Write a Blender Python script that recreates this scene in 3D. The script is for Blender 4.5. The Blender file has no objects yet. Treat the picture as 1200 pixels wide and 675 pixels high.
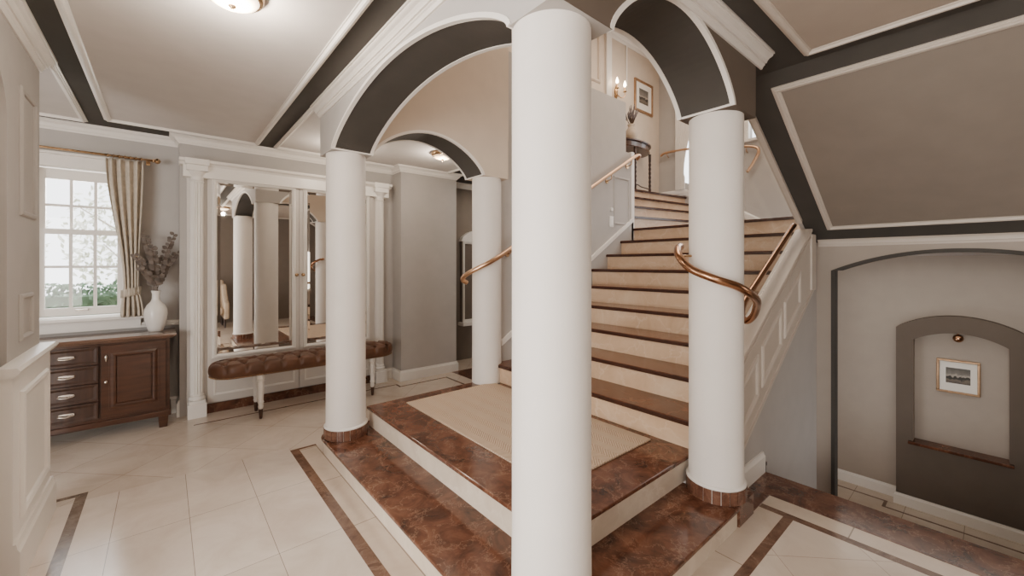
import bpy, bmesh, math, random
from mathutils import Vector, Matrix
random.seed(7)
R = math.radians
scene = bpy.context.scene
COL = scene.collection

# ------------------------------------------------------------------ materials
def nt_mat(name):
    m = bpy.data.materials.new(name); m.use_nodes = True
    nt = m.node_tree
    b = nt.nodes.get('Principled BSDF')
    return m, nt, b

def rgb(c):  # sRGB 0-255 -> linear
    o = []
    for v in c:
        v /= 255.0
        o.append(v/12.92 if v <= 0.04045 else ((v+0.055)/1.055)**2.4)
    return (o[0], o[1], o[2], 1.0)

def simple(name, c, rough=0.5, metal=0.0, noise=0.04, scale=6.0, bump=0.0, bscale=80.0, coat=0.0, spec=0.5, stretch=None):
    m, nt, b = nt_mat(name)
    L = nt.links
    tc = nt.nodes.new('ShaderNodeTexCoord')
    n = nt.nodes.new('ShaderNodeTexNoise'); n.inputs['Scale'].default_value = scale; n.inputs['Detail'].default_value = 5
    mp = nt.nodes.new('ShaderNodeMapping')
    if stretch: mp.inputs['Scale'].default_value = stretch
    L.new(tc.outputs['Object'], mp.inputs['Vector']); L.new(mp.outputs['Vector'], n.inputs['Vector'])
    r = nt.nodes.new('ShaderNodeValToRGB')
    lc = rgb(c)
    r.color_ramp.elements[0].position = 0.3; r.color_ramp.elements[1].position = 0.7
    r.color_ramp.elements[0].color = tuple(max(0, v*(1-noise*2)) for v in lc[:3]) + (1,)
    r.color_ramp.elements[1].color = tuple(min(1, v*(1+noise*2)) for v in lc[:3]) + (1,)
    L.new(n.outputs['Fac'], r.inputs['Fac']); L.new(r.outputs['Color'], b.inputs['Base Color'])
    b.inputs['Roughness'].default_value = rough; b.inputs['Metallic'].default_value = metal
    b.inputs['Coat Weight'].default_value = coat; b.inputs['Specular IOR Level'].default_value = spec
    if bump:
        n2 = nt.nodes.new('ShaderNodeTexNoise'); n2.inputs['Scale'].default_value = bscale; n2.inputs['Detail'].default_value = 3
        L.new(mp.outputs['Vector'], n2.inputs['Vector'])
        bp = nt.nodes.new('ShaderNodeBump'); bp.inputs['Strength'].default_value = bump; bp.inputs['Distance'].default_value = 0.01
        L.new(n2.outputs['Fac'], bp.inputs['Height']); L.new(bp.outputs['Normal'], b.inputs['Normal'])
    return m

def marble(name, dark, mid, light, vein, scale=3.0, rough=0.12, vw=0.035, vs=3.5):
    m, nt, b = nt_mat(name); L = nt.links
    tc = nt.nodes.new('ShaderNodeTexCoord')
    n = nt.nodes.new('ShaderNodeTexNoise'); n.inputs['Scale'].default_value = scale; n.inputs['Detail'].default_value = 9
    n.inputs['Roughness'].default_value = 0.68; n.inputs['Distortion'].default_value = 0.6
    L.new(tc.outputs['Object'], n.inputs['Vector'])
    r = nt.nodes.new('ShaderNodeValToRGB')
    e = r.color_ramp.elements
    e[0].position = 0.33; e[0].color = rgb(dark); e[1].position = 0.7; e[1].color = rgb(light)
    k = e.new(0.52); k.color = rgb(mid)
    L.new(n.outputs['Fac'], r.inputs['Fac'])
    mixv = nt.nodes.new('ShaderNodeMixRGB'); mixv.blend_type = 'ADD'; mixv.inputs[0].default_value = 0.35
    L.new(tc.outputs['Object'], mixv.inputs[1]); L.new(n.outputs['Color'], mixv.inputs[2])
    v = nt.nodes.new('ShaderNodeTexVoronoi'); v.feature = 'DISTANCE_TO_EDGE'; v.inputs['Scale'].default_value = vs
    L.new(mixv.outputs[0], v.inputs['Vector'])
    vr = nt.nodes.new('ShaderNodeValToRGB'); vr.color_ramp.elements[0].position = 0.0; vr.color_ramp.elements[0].color = (1, 1, 1, 1)
    vr.color_ramp.elements[1].position = vw; vr.color_ramp.elements[1].color = (0, 0, 0, 1)
    L.new(v.outputs['Distance'], vr.inputs['Fac'])
    mul = nt.nodes.new('ShaderNodeMath'); mul.operation = 'MULTIPLY'
    n3 = nt.nodes.new('ShaderNodeTexNoise'); n3.inputs['Scale'].default_value = 2.3; L.new(tc.outputs['Object'], n3.inputs['Vector'])
    L.new(vr.outputs['Color'], mul.inputs[0]); L.new(n3.outputs['Fac'], mul.inputs[1])
    mx = nt.nodes.new('ShaderNodeMixRGB'); L.new(mul.outputs[0], mx.inputs[0]); L.new(r.outputs['Color'], mx.inputs[1]); mx.inputs[2].default_value = rgb(vein)
    L.new(mx.outputs[0], b.inputs['Base Color']); b.inputs['Roughness'].default_value = rough
    return m

def tile_mat(name, c1, c2, joint, bw, rh, ox, oy, rot=0.0, msize=0.003, rough=0.16):
    m, nt, b = nt_mat(name); L = nt.links
    tc = nt.nodes.new('ShaderNodeTexCoord')
    mp = nt.nodes.new('ShaderNodeMapping'); mp.inputs['Location'].default_value = (-ox, -oy, 0); mp.vector_type = 'POINT'
    mr = nt.nodes.new('ShaderNodeMapping'); mr.inputs['Rotation'].default_value = (0, 0, rot)
    L.new(tc.outputs['Object'], mp.inputs['Vector']); L.new(mp.outputs['Vector'], mr.inputs['Vector'])
    br = nt.nodes.new('ShaderNodeTexBrick'); br.offset = 0.0; br.squash = 1.0
    br.inputs['Scale'].default_value = 1.0; br.inputs['Brick Width'].default_value = bw; br.inputs['Row Height'].default_value = rh
    br.inputs['Mortar Size'].default_value = msize; br.inputs['Mortar Smooth'].default_value = 0.1; br.inputs['Bias'].default_value = 0
    br.inputs['Color1'].default_value = rgb(c1); br.inputs['Color2'].default_value = rgb(c2); br.inputs['Mortar'].default_value = rgb(joint)
    L.new(mr.outputs['Vector'], br.inputs['Vector'])
    n = nt.nodes.new('ShaderNodeTexNoise'); n.inputs['Scale'].default_value = 3.0; n.inputs['Detail'].default_value = 9; n.inputs['Roughness'].default_value = 0.65
    n.inputs['Distortion'].default_value = 0.8
    L.new(tc.outputs['Object'], n.inputs['Vector'])
    rr = nt.nodes.new('ShaderNodeValToRGB'); rr.color_ramp.elements[0].position = 0.3; rr.color_ramp.elements[0].color = (0.80, 0.75, 0.70, 1)
    rr.color_ramp.elements[1].position = 0.62; rr.color_ramp.elements[1].color = (1, 1, 1, 1)
    L.new(n.outputs['Fac'], rr.inputs['Fac'])
    mx = nt.nodes.new('ShaderNodeMixRGB'); mx.blend_type = 'MULTIPLY'; mx.inputs[0].default_value = 0.75
    L.new(br.outputs['Color'], mx.inputs[1]); L.new(rr.outputs['Color'], mx.inputs[2])
    L.new(mx.outputs[0], b.inputs['Base Color']); b.inputs['Roughness'].default_value = rough
    return m

def emis(name, c, s):
    m, nt, b = nt_mat(name)
    b.inputs['Base Color'].default_value = rgb(c); b.inputs['Emission Color'].default_value = rgb(c); b.inputs['Emission Strength'].default_value = s
    return m

M = {}
M['wall'] = simple('wall_plaster', (178, 172, 166), 0.85, noise=0.015, bump=0.04)
M['wall_warm'] = simple('warm_plaster', (208, 193, 175), 0.85, noise=0.015, bump=0.04)
M['wall_taupe'] = simple('taupe_plaster', (112, 101, 91), 0.85, noise=0.02, bump=0.04)
M['ceil_shaded'] = simple('ceiling_plaster_shaded', (172, 158, 144), 0.9, noise=0.015, bump=0.03)  # copy of the ceiling plaster, shade on the right-hand panel put into its colour
M['ceil'] = simple('ceiling_plaster', (207, 200, 194), 0.9, noise=0.015, bump=0.03)
M['dark'] = simple('dark_taupe_paint', (70, 66, 61), 0.8, noise=0.03, bump=0.04)
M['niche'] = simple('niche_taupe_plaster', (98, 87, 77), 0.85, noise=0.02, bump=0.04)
M['greige'] = simple('greige_plaster', (166, 154, 142), 0.85, noise=0.015, bump=0.04)
M['trim_shaded'] = simple('white_paint_shaded', (216, 208, 199), 0.4, noise=0.01)  # white paint copy for the arcade cornice, dimmer light worked into the colour
M['door'] = simple('wardrobe_paint', (208, 201, 193), 0.4, noise=0.01)
M['wood_drawer'] = simple('dark_mahogany', (64, 44, 34), 0.3, noise=0.14, scale=4, stretch=(9, 1, 1), coat=0.3)
M['greige_shaded'] = simple('greige_paint_shaded', (196, 184, 171), 0.45, noise=0.015)  # stringer's greige; on the right-hand trims, white paint with shade in the colour
M['midgrey'] = simple('mid_taupe_paint', (132, 121, 110), 0.85, noise=0.02, bump=0.04)  # corridor's mid taupe; the slope panel carries its shade in this colour
M['white'] = simple('white_paint', (232, 226, 218), 0.35, noise=0.01)
M['column'] = simple('column_plaster', (228, 221, 213), 0.6, noise=0.01, bump=0.05, bscale=60)
M['cream'] = simple('cream_marble', (214, 196, 176), 0.25, noise=0.06, scale=7)
M['brown'] = marble('brown_marble', (60, 38, 28), (98, 64, 47), (124, 86, 65), (176, 142, 118), scale=6.5, vs=6.0, vw=0.022, rough=0.15)
M['browntile'] = marble('brown_ring_tile', (76, 50, 38), (104, 72, 56), (126, 92, 72), (140, 104, 84), scale=9, rough=0.25)
M['inlay'] = marble('inlay_marble', (84, 62, 50), (112, 86, 70), (130, 102, 84), (148, 122, 104), scale=9, rough=0.2)
M['inlay_grey'] = marble('grey_inlay_marble', (96, 82, 70), (124, 108, 94), (142, 126, 110), (160, 146, 130), scale=9, rough=0.2)
M['tread'] = marble('tread_marble', (62, 38, 27), (94, 59, 42), (118, 80, 58), (130, 92, 70), scale=4.5, rough=0.14)
M['nosing'] = simple('dark_nosing_marble', (58, 33, 23), 0.25, noise=0.1, scale=12)
M['podium_riser'] = marble('podium_limestone', (196, 178, 158), (212, 196, 176), (220, 206, 188), (224, 210, 194), scale=2.5, rough=0.3)
M['riser'] = marble('riser_limestone', (188, 156, 124), (203, 172, 140), (214, 188, 158), (218, 194, 166), scale=2.5, rough=0.3)
M['tile'] = tile_mat('beige_tile_straight', (224, 212, 200), (216, 203, 190), (150, 136, 122), 0.33, 0.66, 0.109, 2.98, 0.0, 0.0016)
M['tile_diag'] = tile_mat('beige_tile_diagonal', (218, 205, 191), (210, 196, 181), (178, 158, 143), 0.45, 0.45, 0.1, 4.2, R(45), 0.002)
M['tile_low'] = tile_mat('beige_tile_lower', (216, 203, 187), (207, 193, 176), (150, 136, 120), 0.45, 0.45, 0.1, 0.2, 0)
M['border'] = tile_mat('beige_border_tile', (214, 198, 181), (206, 190, 172), (150, 134, 118), 0.6, 0.6, 0.925, 2.3)
M['wood'] = simple('mahogany', (70, 44, 30), 0.28, noise=0.14, scale=4, stretch=(1, 1, 9), coat=0.3)
M['woodh'] = simple('mahogany_flat', (104, 80, 66), 0.2, noise=0.12, scale=4, stretch=(1, 9, 9), coat=0.5)
M['woodd'] = simple('dark_wood', (52, 33, 24), 0.35, noise=0.2, scale=6, stretch=(1, 1, 6))
M['leather'] = simple('brown_leather', (98, 66, 46), 0.38, noise=0.10, scale=9, bump=0.15, bscale=180, coat=0.1)
M['brass'] = simple('brass', (190, 160, 124), 0.25, 1.0, noise=0.05)
M['copper'] = simple('copper_rail', (172, 132, 102), 0.22, 1.0, noise=0.05)
M['palebrass'] = simple('pale_brass', (206, 170, 138), 0.3, 1.0, noise=0.04)
M['nickel'] = simple('polished_nickel', (216, 206, 196), 0.2, 1.0, noise=0.03)
M['gold'] = simple('gilded_frame', (176, 144, 112), 0.35, 0.8, noise=0.08, scale=20)
M['curtain'] = simple('linen_curtain', (192, 180, 163), 0.95, noise=0.06, scale=30, bump=0.2, bscale=300)
M['vase'] = simple('white_ceramic', (226, 220, 212), 0.35, noise=0.02, coat=0.2)
M['vaseb'] = simple('beige_ceramic', (182, 166, 146), 0.5, noise=0.08, scale=14)
M['leaf'] = simple('dried_eucalyptus', (98, 88, 80), 0.8, noise=0.2, scale=20)
M['stem'] = simple('dried_stem', (84, 66, 52), 0.8, noise=0.15, scale=20)
M['lav'] = simple('dried_lavender', (112, 104, 104), 0.9, noise=0.2, scale=40)
M['hedge'] = simple('hedge_leaf', (92, 118, 92), 0.9, noise=0.3, scale=9)
M['tree'] = simple('bleached_tree_leaf', (226, 226, 212), 0.9, noise=0.12, scale=6)  # leaves bleached to paint in the outdoor glare
M['bark'] = simple('bark', (190, 180, 170), 0.9, noise=0.2)
M['lawn'] = simple('lawn', (190, 190, 160), 0.95, noise=0.2, scale=5)
M['paper'] = simple('paper_mat', (232, 226, 216), 0.8, noise=0.01)
M['fabric'] = simple('beige_upholstery', (196, 176, 152), 0.9, noise=0.05, scale=20, bump=0.1)
M['plastic'] = simple('white_plastic', (232, 228, 222), 0.4, noise=0.01)
M['dome'] = emis('lamp_glass', (255, 232, 204), 3.0)
M['flame'] = emis('candle_bulb', (255, 226, 190), 25.0)
M['domed'] = emis('lamp_glass_soft', (236, 206, 170), 0.9)

# mirror
m, nt, b = nt_mat('mirror_glass'); b.inputs['Base Color'].default_value = (0.78, 0.76, 0.73, 1); b.inputs['Metallic'].default_value = 1; b.inputs['Roughness'].default_value = 0.015
M['mirror'] = m
# clear panes
def pane(name, gl, tint=(1, 1, 1, 1)):
    m = bpy.data.materials.new(name); m.use_nodes = True; nt = m.node_tree; nt.nodes.clear()
    o = nt.nodes.new('ShaderNodeOutputMaterial'); t = nt.nodes.new('ShaderNodeBsdfTransparent'); g = nt.nodes.new('ShaderNodeBsdfGlossy')
    t.inputs['Color'].default_value = tint; g.inputs['Roughness'].default_value = 0.02
    x = nt.nodes.new('ShaderNodeMixShader'); x.inputs[0].default_value = gl
    nt.links.new(t.outputs[0], x.inputs[1]); nt.links.new(g.outputs[0], x.inputs[2]); nt.links.new(x.outputs[0], o.inputs[0])
    return m
M['pane'] = pane('window_pane', 0.05)
M['balglass'] = pane('balustrade_glass', 0.05, (0.95, 0.95, 0.94, 1))
# rug: herringbone-like zigzag
m, nt, b = nt_mat('rug_weave'); L = nt.links
tc = nt.nodes.new('ShaderNodeTexCoord'); sp = nt.nodes.new('ShaderNodeSeparateXYZ'); L.new(tc.outputs['Object'], sp.inputs[0])
def mth(op, a, bb=None):
    n = nt.nodes.new('ShaderNodeMath'); n.operation = op
    for i, v in enumerate((a, bb)):
        if v is None: continue
        if isinstance(v, (int, float)): n.inputs[i].default_value = v
        else: L.new(v, n.inputs[i])
    return n.outputs[0]
zz = mth('PINGPONG', sp.outputs['X'], 0.07)
s = mth('ADD', sp.outputs['Y'], zz)
w = mth('SINE', mth('MULTIPLY', s, 2*math.pi/0.020))
rm = nt.nodes.new('ShaderNodeValToRGB'); rm.color_ramp.elements[0].color = rgb((168, 144, 118)); rm.color_ramp.elements[1].color = rgb((202, 180, 156))
rm.color_ramp.elements[0].position = 0.2; rm.color_ramp.elements[1].position = 0.8
L.new(mth('ADD', mth('MULTIPLY', w, 0.5), 0.5), rm.inputs['Fac']); L.new(rm.outputs['Color'], b.inputs['Base Color'])
bp = nt.nodes.new('ShaderNodeBump'); bp.inputs['Strength'].default_value = 0.5; bp.inputs['Distance'].default_value = 0.004
L.new(w, bp.inputs['Height']); L.new(bp.outputs['Normal'], b.inputs['Normal']); b.inputs['Roughness'].default_value = 0.95
M['rug'] = m
# small landscape print: dark sky, pale clouds, dark trees
m, nt, b = nt_mat('landscape_print'); L = nt.links
tc = nt.nodes.new('ShaderNodeTexCoord'); sp = nt.nodes.new('ShaderNodeSeparateXYZ'); L.new(tc.outputs['Generated'], sp.inputs[0])
n = nt.nodes.new('ShaderNodeTexNoise'); n.inputs['Scale'].default_value = 4.5; n.inputs['Detail'].default_value = 6; L.new(tc.outputs['Generated'], n.inputs['Vector'])
h = mth('ADD', sp.outputs['Z'], mth('MULTIPLY', mth('SUBTRACT', n.outputs['Fac'], 0.5), 0.45))
rm = nt.nodes.new('ShaderNodeValToRGB'); e = rm.color_ramp.elements
e[0].position = 0.0; e[0].color = rgb((88, 80, 72)); e[1].position = 1.0; e[1].color = rgb((84, 80, 74))
for p, c in ((0.22, (112, 102, 90)), (0.30, (60, 56, 50)), (0.42, (52, 48, 44)), (0.48, (176, 166, 152)), (0.62, (120, 114, 106))):
    k = e.new(p); k.color = rgb(c)
L.new(h, rm.inputs['Fac']); L.new(rm.outputs['Color'], b.inputs['Base Color']); b.inputs['Roughness'].default_value = 0.6
M['print'] = m

# ------------------------------------------------------------------ mesh builder
class MB:
    def __init__(s): s.v = []; s.f = []; s.mi = []; s.cur = 0
    def add(s, vs, fs):
        o = len(s.v); s.v += [tuple(p) for p in vs]
        for f in fs: s.f.append([o+i for i in f]); s.mi.append(s.cur)
        return s
    def box(s, x0, x1, y0, y1, z0, z1):
        vs = [(x0,y0,z0),(x1,y0,z0),(x1,y1,z0),(x0,y1,z0),(x0,y0,z1),(x1,y0,z1),(x1,y1,z1),(x0,y1,z1)]
        return s.add(vs, [(0,3,2,1),(4,5,6,7),(0,1,5,4),(1,2,6,5),(2,3,7,6),(3,0,4,7)])
    def prism(s, poly, axis, a, b):
        """poly of 2D points; axis the extrusion axis. X:(y,z)  Y:(x,z)  Z:(x,y)"""
        def P(p, t): return {'X': (t, p[0], p[1]), 'Y': (p[0], t, p[1]), 'Z': (p[0], p[1], t)}[axis]
        n = len(poly)
        vs = [P(p, a) for p in poly] + [P(p, b) for p in poly]
        fs = [tuple(range(n))[::-1], tuple(range(n, 2*n))] + [(i, (i+1) % n, n+(i+1) % n, n+i) for i in range(n)]
        return s.add(vs, fs)
    def hull8(s, b, t):
        return s.add(list(b)+list(t), [(0,3,2,1),(4,5,6,7),(0,1,5,4),(1,2,6,5),(2,3,7,6),(3,0,4,7)])
    def lathe(s, prof, c=(0,0,0), seg=32, capb=True, capt=True):
        n = len(prof); vs = []
        for r, z in prof:
            for k in range(seg):
                a = 2*math.pi*k/seg; vs.append((c[0]+r*math.cos(a), c[1]+r*math.sin(a), c[2]+z))
        fs = []
        for i in range(n-1):
            for k in range(seg):
                k2 = (k+1) % seg; fs.append((i*seg+k, i*seg+k2, (i+1)*seg+k2, (i+1)*seg+k))
        if capb: fs.append(tuple(range(seg))[::-1])
        if capt: fs.append(tuple((n-1)*seg+k for k in range(seg)))
        return s.add(vs, fs)
    def tube(s, pts, r, seg=12, caps=True):
        pts = [Vector(p) for p in pts]; n = len(pts); rs = r if isinstance(r, (list, tuple)) else [r]*n
        vs = []; ref = None
        for i, p in enumerate(pts):
            t = (pts[min(i+1, n-1)]-pts[max(i-1, 0)]).normalized()
            if ref is None:
                ref = Vector((0,0,1)) if abs(t.z) < 0.9 else Vector((1,0,0))
            a = (ref - t*ref.dot(t)).normalized(); bb = t.cross(a); ref = a
            for k in range(seg):
                an = 2*math.pi*k/seg; vs.append(p + (a*math.cos(an)+bb*math.sin(an))*rs[i])
        fs = []
        for i in range(n-1):
            for k in range(seg):
                k2 = (k+1) % seg; fs.append((i*seg+k, i*seg+k2, (i+1)*seg+k2, (i+1)*seg+k))
        if caps: fs.append(tuple(range(seg))[::-1]); fs.append(tuple((n-1)*seg+k for k in range(seg)))
        return s.add(vs, fs)
    def sweep(s, prof, path, nrm, closed=False):
        """prof: polygon (u sideways = nrm x tangent, v along nrm); mitred at corners"""
        path = [Vector(p) for p in path]; N = Vector(nrm).normalized(); n = len(path); m = len(prof); vs = []
        for i, p in enumerate(path):
            d1 = (path[i]-path[i-1]).normalized() if (closed or i > 0) else None
            d2 = (path[(i+1) % n]-path[i]).normalized() if (closed or i < n-1) else None
            s1 = N.cross(d1) if d1 is not None else None; s2 = N.cross(d2) if d2 is not None else None
            if s1 is None: sd = s2
            elif s2 is None: sd = s1
            else:
                k = 1+s1.dot(s2); sd = (s1+s2)/max(k, 0.2)
            for u, v in prof: vs.append(p + sd*u + N*v)
        fs = []
        for i in range(n if closed else n-1):
            j = (i+1) % n
            for k in range(m):
                k2 = (k+1) % m; fs.append((i*m+k, i*m+k2, j*m+k2, j*m+k))
        if not closed: fs.append(tuple(range(m))); fs.append(tuple((n-1)*m+k for k in range(m))[::-1])
        return s.add(vs, fs)
    def build(s, name, mat, parent=None, smooth=False, bevel=0.0, subsurf=0, kind=None, seg=2, loc=None):
        me = bpy.data.meshes.new(name)
        vs = s.v
        if loc is not None: vs = [(x-loc[0], y-loc[1], z-loc[2]) for x, y, z in vs]
        me.from_pydata(vs, [], s.f)
        mats = mat if isinstance(mat, (list, tuple)) else [mat]
        for mm in mats: me.materials.append(M[mm])
        for p, i in zip(me.polygons, s.mi): p.material_index = i
        bm = bmesh.new(); bm.from_mesh(me); bmesh.ops.recalc_face_normals(bm, faces=bm.faces); bm.to_mesh(me); bm.free()
        o = bpy.data.objects.new(name, me); COL.objects.link(o)
        if loc is not None: o.location = loc
        if parent is not None:
            o.parent = parent
            if parent.name in ROOTLOC and loc is None:   # mesh given in world coords: cancel the parent's place
                o.location = -Vector(ROOTLOC[parent.name])
        if smooth:
            for p in me.polygons: p.use_smooth = True
            if smooth == 'auto':
                bm = bmesh.new(); bm.from_mesh(me)
                for e in bm.edges:
                    if len(e.link_faces) == 2 and e.calc_face_angle(0) > R(38): e.smooth = False
                bm.to_mesh(me); bm.free()
        if bevel:
            md = o.modifiers.new('bevel', 'BEVEL'); md.width = bevel; md.segments = seg; md.limit_method = 'ANGLE'; md.angle_limit = R(35)
        if subsurf:
            md = o.modifiers.new('sub', 'SUBSURF'); md.levels = subsurf; md.render_levels = subsurf
        if kind: o['kind'] = kind
        return o
ROOTLOC = {}
def thing(name, label, cat, loc=(0,0,0), group=None, rz=0):
    o = bpy.data.objects.new(name, None); COL.objects.link(o); o.location = loc; o.rotation_euler = (0,0,rz); o.empty_display_size = 0.1
    o['label'] = label; o['category'] = cat; o['kind'] = 'thing'
    if group: o['group'] = group
    ROOTLOC[o.name] = loc
    return o
def tag(o, label, cat, group=None, kind='thing'):
    o['label'] = label; o['category'] = cat; o['kind'] = kind
    if group: o['group'] = group
    return o
def struct(name, mb, mat, **k):
    o = mb.build(name, mat, **k); o['kind'] = 'structure'; return o
def copy_tree(root, loc, label=None, group=None):
    r = root.copy(); COL.objects.link(r); r.location = loc
    if label: r['label'] = label
    if group: r['group'] = group
    for ch in [o for o in list(COL.objects) if o.parent == root]:
        c = ch.copy(); COL.objects.link(c); c.parent = r
        for g in [o for o in list(COL.objects) if o.parent == ch]:
            d = g.copy(); COL.objects.link(d); d.parent = c
    return r
def catmull(pts, n=8):
    P = [Vector(p) for p in pts]; P = [P[0]*2-P[1]] + P + [P[-1]*2-P[-2]]; out = []
    for i in range(1, len(P)-2):
        for k in range(n):
            t = k/n
            out.append(0.5*((2*P[i])+(P[i+1]-P[i-1])*t+(2*P[i-1]-5*P[i]+4*P[i+1]-P[i+2])*t*t+(3*P[i]-P[i-1]-3*P[i+1]+P[i+2])*t**3))
    out.append(P[-2]); return out

# ------------------------------------------------------------------ key dimensions
ZC = 2.68; ZS = 2.30
CA, CB, CY0, CY1 = 1.085, 2.46, 1.055, 3.29   # column axes
BX0, BX1 = 0.935, 1.235                      # left beam band
BY0, BY1 = 0.895, 1.205                      # front beam band
XR = 2.615
ZP = 0.285; ZL = 0.125
X0S, G, RI = 2.199, 0.305, 0.185
def tz(k): return ZP+RI*k
def tx(k): return X0S+G*k
ZU = tz(13)

# ------------------------------------------------------------------ floor
mb = MB(); mb.box(-3, 0.744, -2.5, 3.62, -0.2, 0); struct('floor', mb, 'tile')
mb = MB(); mb.box(-3, 3.21, 3.62, 6.2, -0.2, 0); mb.box(0.744, 0.93, 3.55, 3.62, -0.2, 0); mb.box(0.93, 3.2, 1.15, 3.62, -0.2, 0)
mb.box(3.21, 4.3, 3.62, 6.2, -0.2, 0)
mb.box(0.744, 2.715, -2.5, 0.737, -0.2, 0)
mb.box(3.21, 4.65, -2.5, -0.8, -0.2, 0)
struct('floor.001', mb, 'tile_diag')
mb = MB(); mb.box(0.803, 0.93, 0.786, 3.52, -0.2, 0); mb.box(0.93, 2.715, 0.786, 1.1, -0.2, 0); mb.box(2.765, 2.897, -2.5, 0.912, -0.2, 0)
struct('floor.002', mb, 'border')
mb = MB(); mb.box(0.744, 0.803, 0.737, 3.55, -0.2, 0.0005); mb.box(0.803, 0.93, 3.52, 3.55, -0.2, 0.0005)
mb.box(0.803, 2.715, 0.737, 0.786, -0.2, 0.0005); mb.box(2.715, 2.765, -2.5, 0.786, -0.2, 0.0005)
mb.box(2.715, 2.765, 0.786, 0.912, -0.2, 0.0005)
struct('trim_1', mb, 'inlay')
mb = MB(); mb.box(-0.423, -0.371, -2.5, 3.74, -0.002, 0.0008); mb.box(-1.6, -0.423, 3.70, 3.74, -0.002, 0.0008)
struct('trim_2', mb, 'inlay_grey')
mb = MB(); mb.box(2.897, 3.21, -2.5, 1.1, -0.2, 0.0006); mb.box(2.62, 2.897, 0.912, 1.1, -0.2, 0.0006)
struct('trim_3', mb, 'brown', bevel=0.004)
# thin inlay lines by the wardrobe and rear corner
mb = MB(); mb.box(0.2, 2.12, 4.66, 4.68, -0.002, 0.0008); mb.box(2.12, 2.75, 4.55, 4.575, -0.002, 0.0008); mb.box(2.12, 2.145, 4.575, 4.68, -0.002, 0.0008)
mb.box(2.75, 2.78, 3.9, 4.575, -0.002, 0.0008); mb.box(1.0, 2.78, 3.63, 3.65, -0.002, 0.0008)
struct('trim_4', mb, 'inlay')
mb = MB(); mb.box(2.95, 4.2, 4.25, 4.73, -0.002, 0.001); struct('trim_5', mb, 'brown')

# lower level
mb = MB(); mb.box(4.3, 6.8, -3, 3, -1.5, -1.3); struct('floor.003', mb, 'tile_low')
mb = MB(); mb.box(6.22, 6.25, -3, 0.80, -1.302, -1.2993); mb.box(6.22, 6.41, 0.80, 0.83, -1.302, -1.2993); mb.box(6.38, 6.41, 0.83, 3, -1.302, -1.2993)
struct('trim_6', mb, 'inlay')
# cellar steps
st = thing('cellar_stairs', 'short flight of steps dropping behind the brown marble edge toward the arched opening', 'stairs', (3.21, 0.1, -1.3))
for k in range(1, 8):
    z = -k*0.1857; x = 3.21+(k-1)*0.2
    mb = MB(); mb.box(x, x+0.2+(0 if k < 7 else 0), -0.8, 1.05, -1.45, z-0.03)
    mb.build('riser', 'riser', st)
    mb = MB(); mb.box(x-0.0, x+0.215, -0.8, 1.05, z-0.03, z); mb.build('tread', 'tread', st, bevel=0.004)

# ------------------------------------------------------------------ marble podium
p = thing('marble_podium', 'two broad low marble steps carrying the white columns before the staircase', 'steps', (1.9, 2.0, 0))
def steppoly(x0, y0, x1, y1, rc=0.0, rc2=0.0):
    pts = [(x0, y0), (x1, y0), (x1, y1)]
    if rc2:
        for k in range(7):
            a = R(90+90*k/6); pts.append((x0+rc2+rc2*math.cos(a), y1-rc2+rc2*math.sin(a)))
    else: pts.append((x0, y1))
    return pts
mb = MB(); mb.prism(steppoly(0.93, 0.915, 2.40, 3.43, rc2=0.12), 'Z', 0, ZL-0.022); mb.build('lower_riser', 'podium_riser', p)
mb = MB(); mb.prism(steppoly(0.912, 0.897, 2.41, 3.445, rc2=0.13), 'Z', ZL-0.022, ZL); mb.build('lower_step', 'brown', p, bevel=0.006)
mb = MB(); mb.box(1.285, 2.53, 1.225, 3.33, ZL, ZP-0.024); mb.build('upper_riser', 'podium_riser', p)
mb = MB(); mb.box(1.268, 2.56, 1.207, 3.345, ZP-0.024, ZP); mb.build('upper_step', 'brown', p, bevel=0.006)
mb = MB(); mb.box(2.41, 2.615, 0.905, 1.2, 0, ZL); mb.build('corner_plinth', 'brown', p, bevel=0.004)

# rug
mb = MB(); mb.box(1.545, 2.455, 1.47, 3.19, ZP+0.0005, ZP+0.012)
r_ = mb.build('rug', 'rug', bevel=0.004); tag(r_, 'beige woven herringbone rug lying on the upper marble step', 'rug')

# ------------------------------------------------------------------ columns
def column(cx, cy, zb, label, zt=ZS+0.02, ring=True):
    t = thing('column', label, 'column', (cx, cy, zb), 'white columns of the stair arcade')
    mb = MB(); prof = [(0.147, 0.0), (0.147, 0.1), (0.145, 0.4), (0.145, zt-zb)]
    mb.lathe(prof, (cx, cy, zb), 64); mb.build('shaft', 'column', t, smooth='auto')
    if not ring: return t
    mb = MB(); mb.lathe([(0.157, 0), (0.157, 0.078), (0.145, 0.08)], (cx, cy, zb), 64)
    mb.cur = 1; n = 22; seg = 3
    for k in range(n):
        a0 = 2*math.pi*(k+0.035)/n; a1 = 2*math.pi*(k+0.965)/n
        for j in range(seg):
            b0 = a0+(a1-a0)*j/seg; b1 = a0+(a1-a0)*(j+1)/seg
            q = []
            for r in (0.150, 0.162):
                q.append([(cx+r*math.cos(a), cy+r*math.sin(a)) for a in (b0, b1)])
            (i0, i1), (o0, o1) = q
            z0 = zb+0.002; z1 = zb+0.076
            mb.hull8([(*i0, z0), (*o0, z0), (*o1, z0), (*i1, z0)], [(*i0, z1), (*o0, z1), (*o1, z1), (*i1, z1)])
    mb.build('tiled_base', ['white', 'browntile'], t)
    mb = MB(); mb.lathe([(0.146, 0.076), (0.160, 0.078), (0.161, 0.084), (0.152, 0.092), (0.146, 0.094)], (cx, cy, zb), 64, False, False)
    mb.build('collar', 'white', t, smooth=True)
    return t
column(CA, CY0, ZL, 'large white round column nearest the camera, in the middle of the picture')
column(CB, CY0, ZL, 'white round column wrapped by the copper handrail at the right end of the steps')
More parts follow.
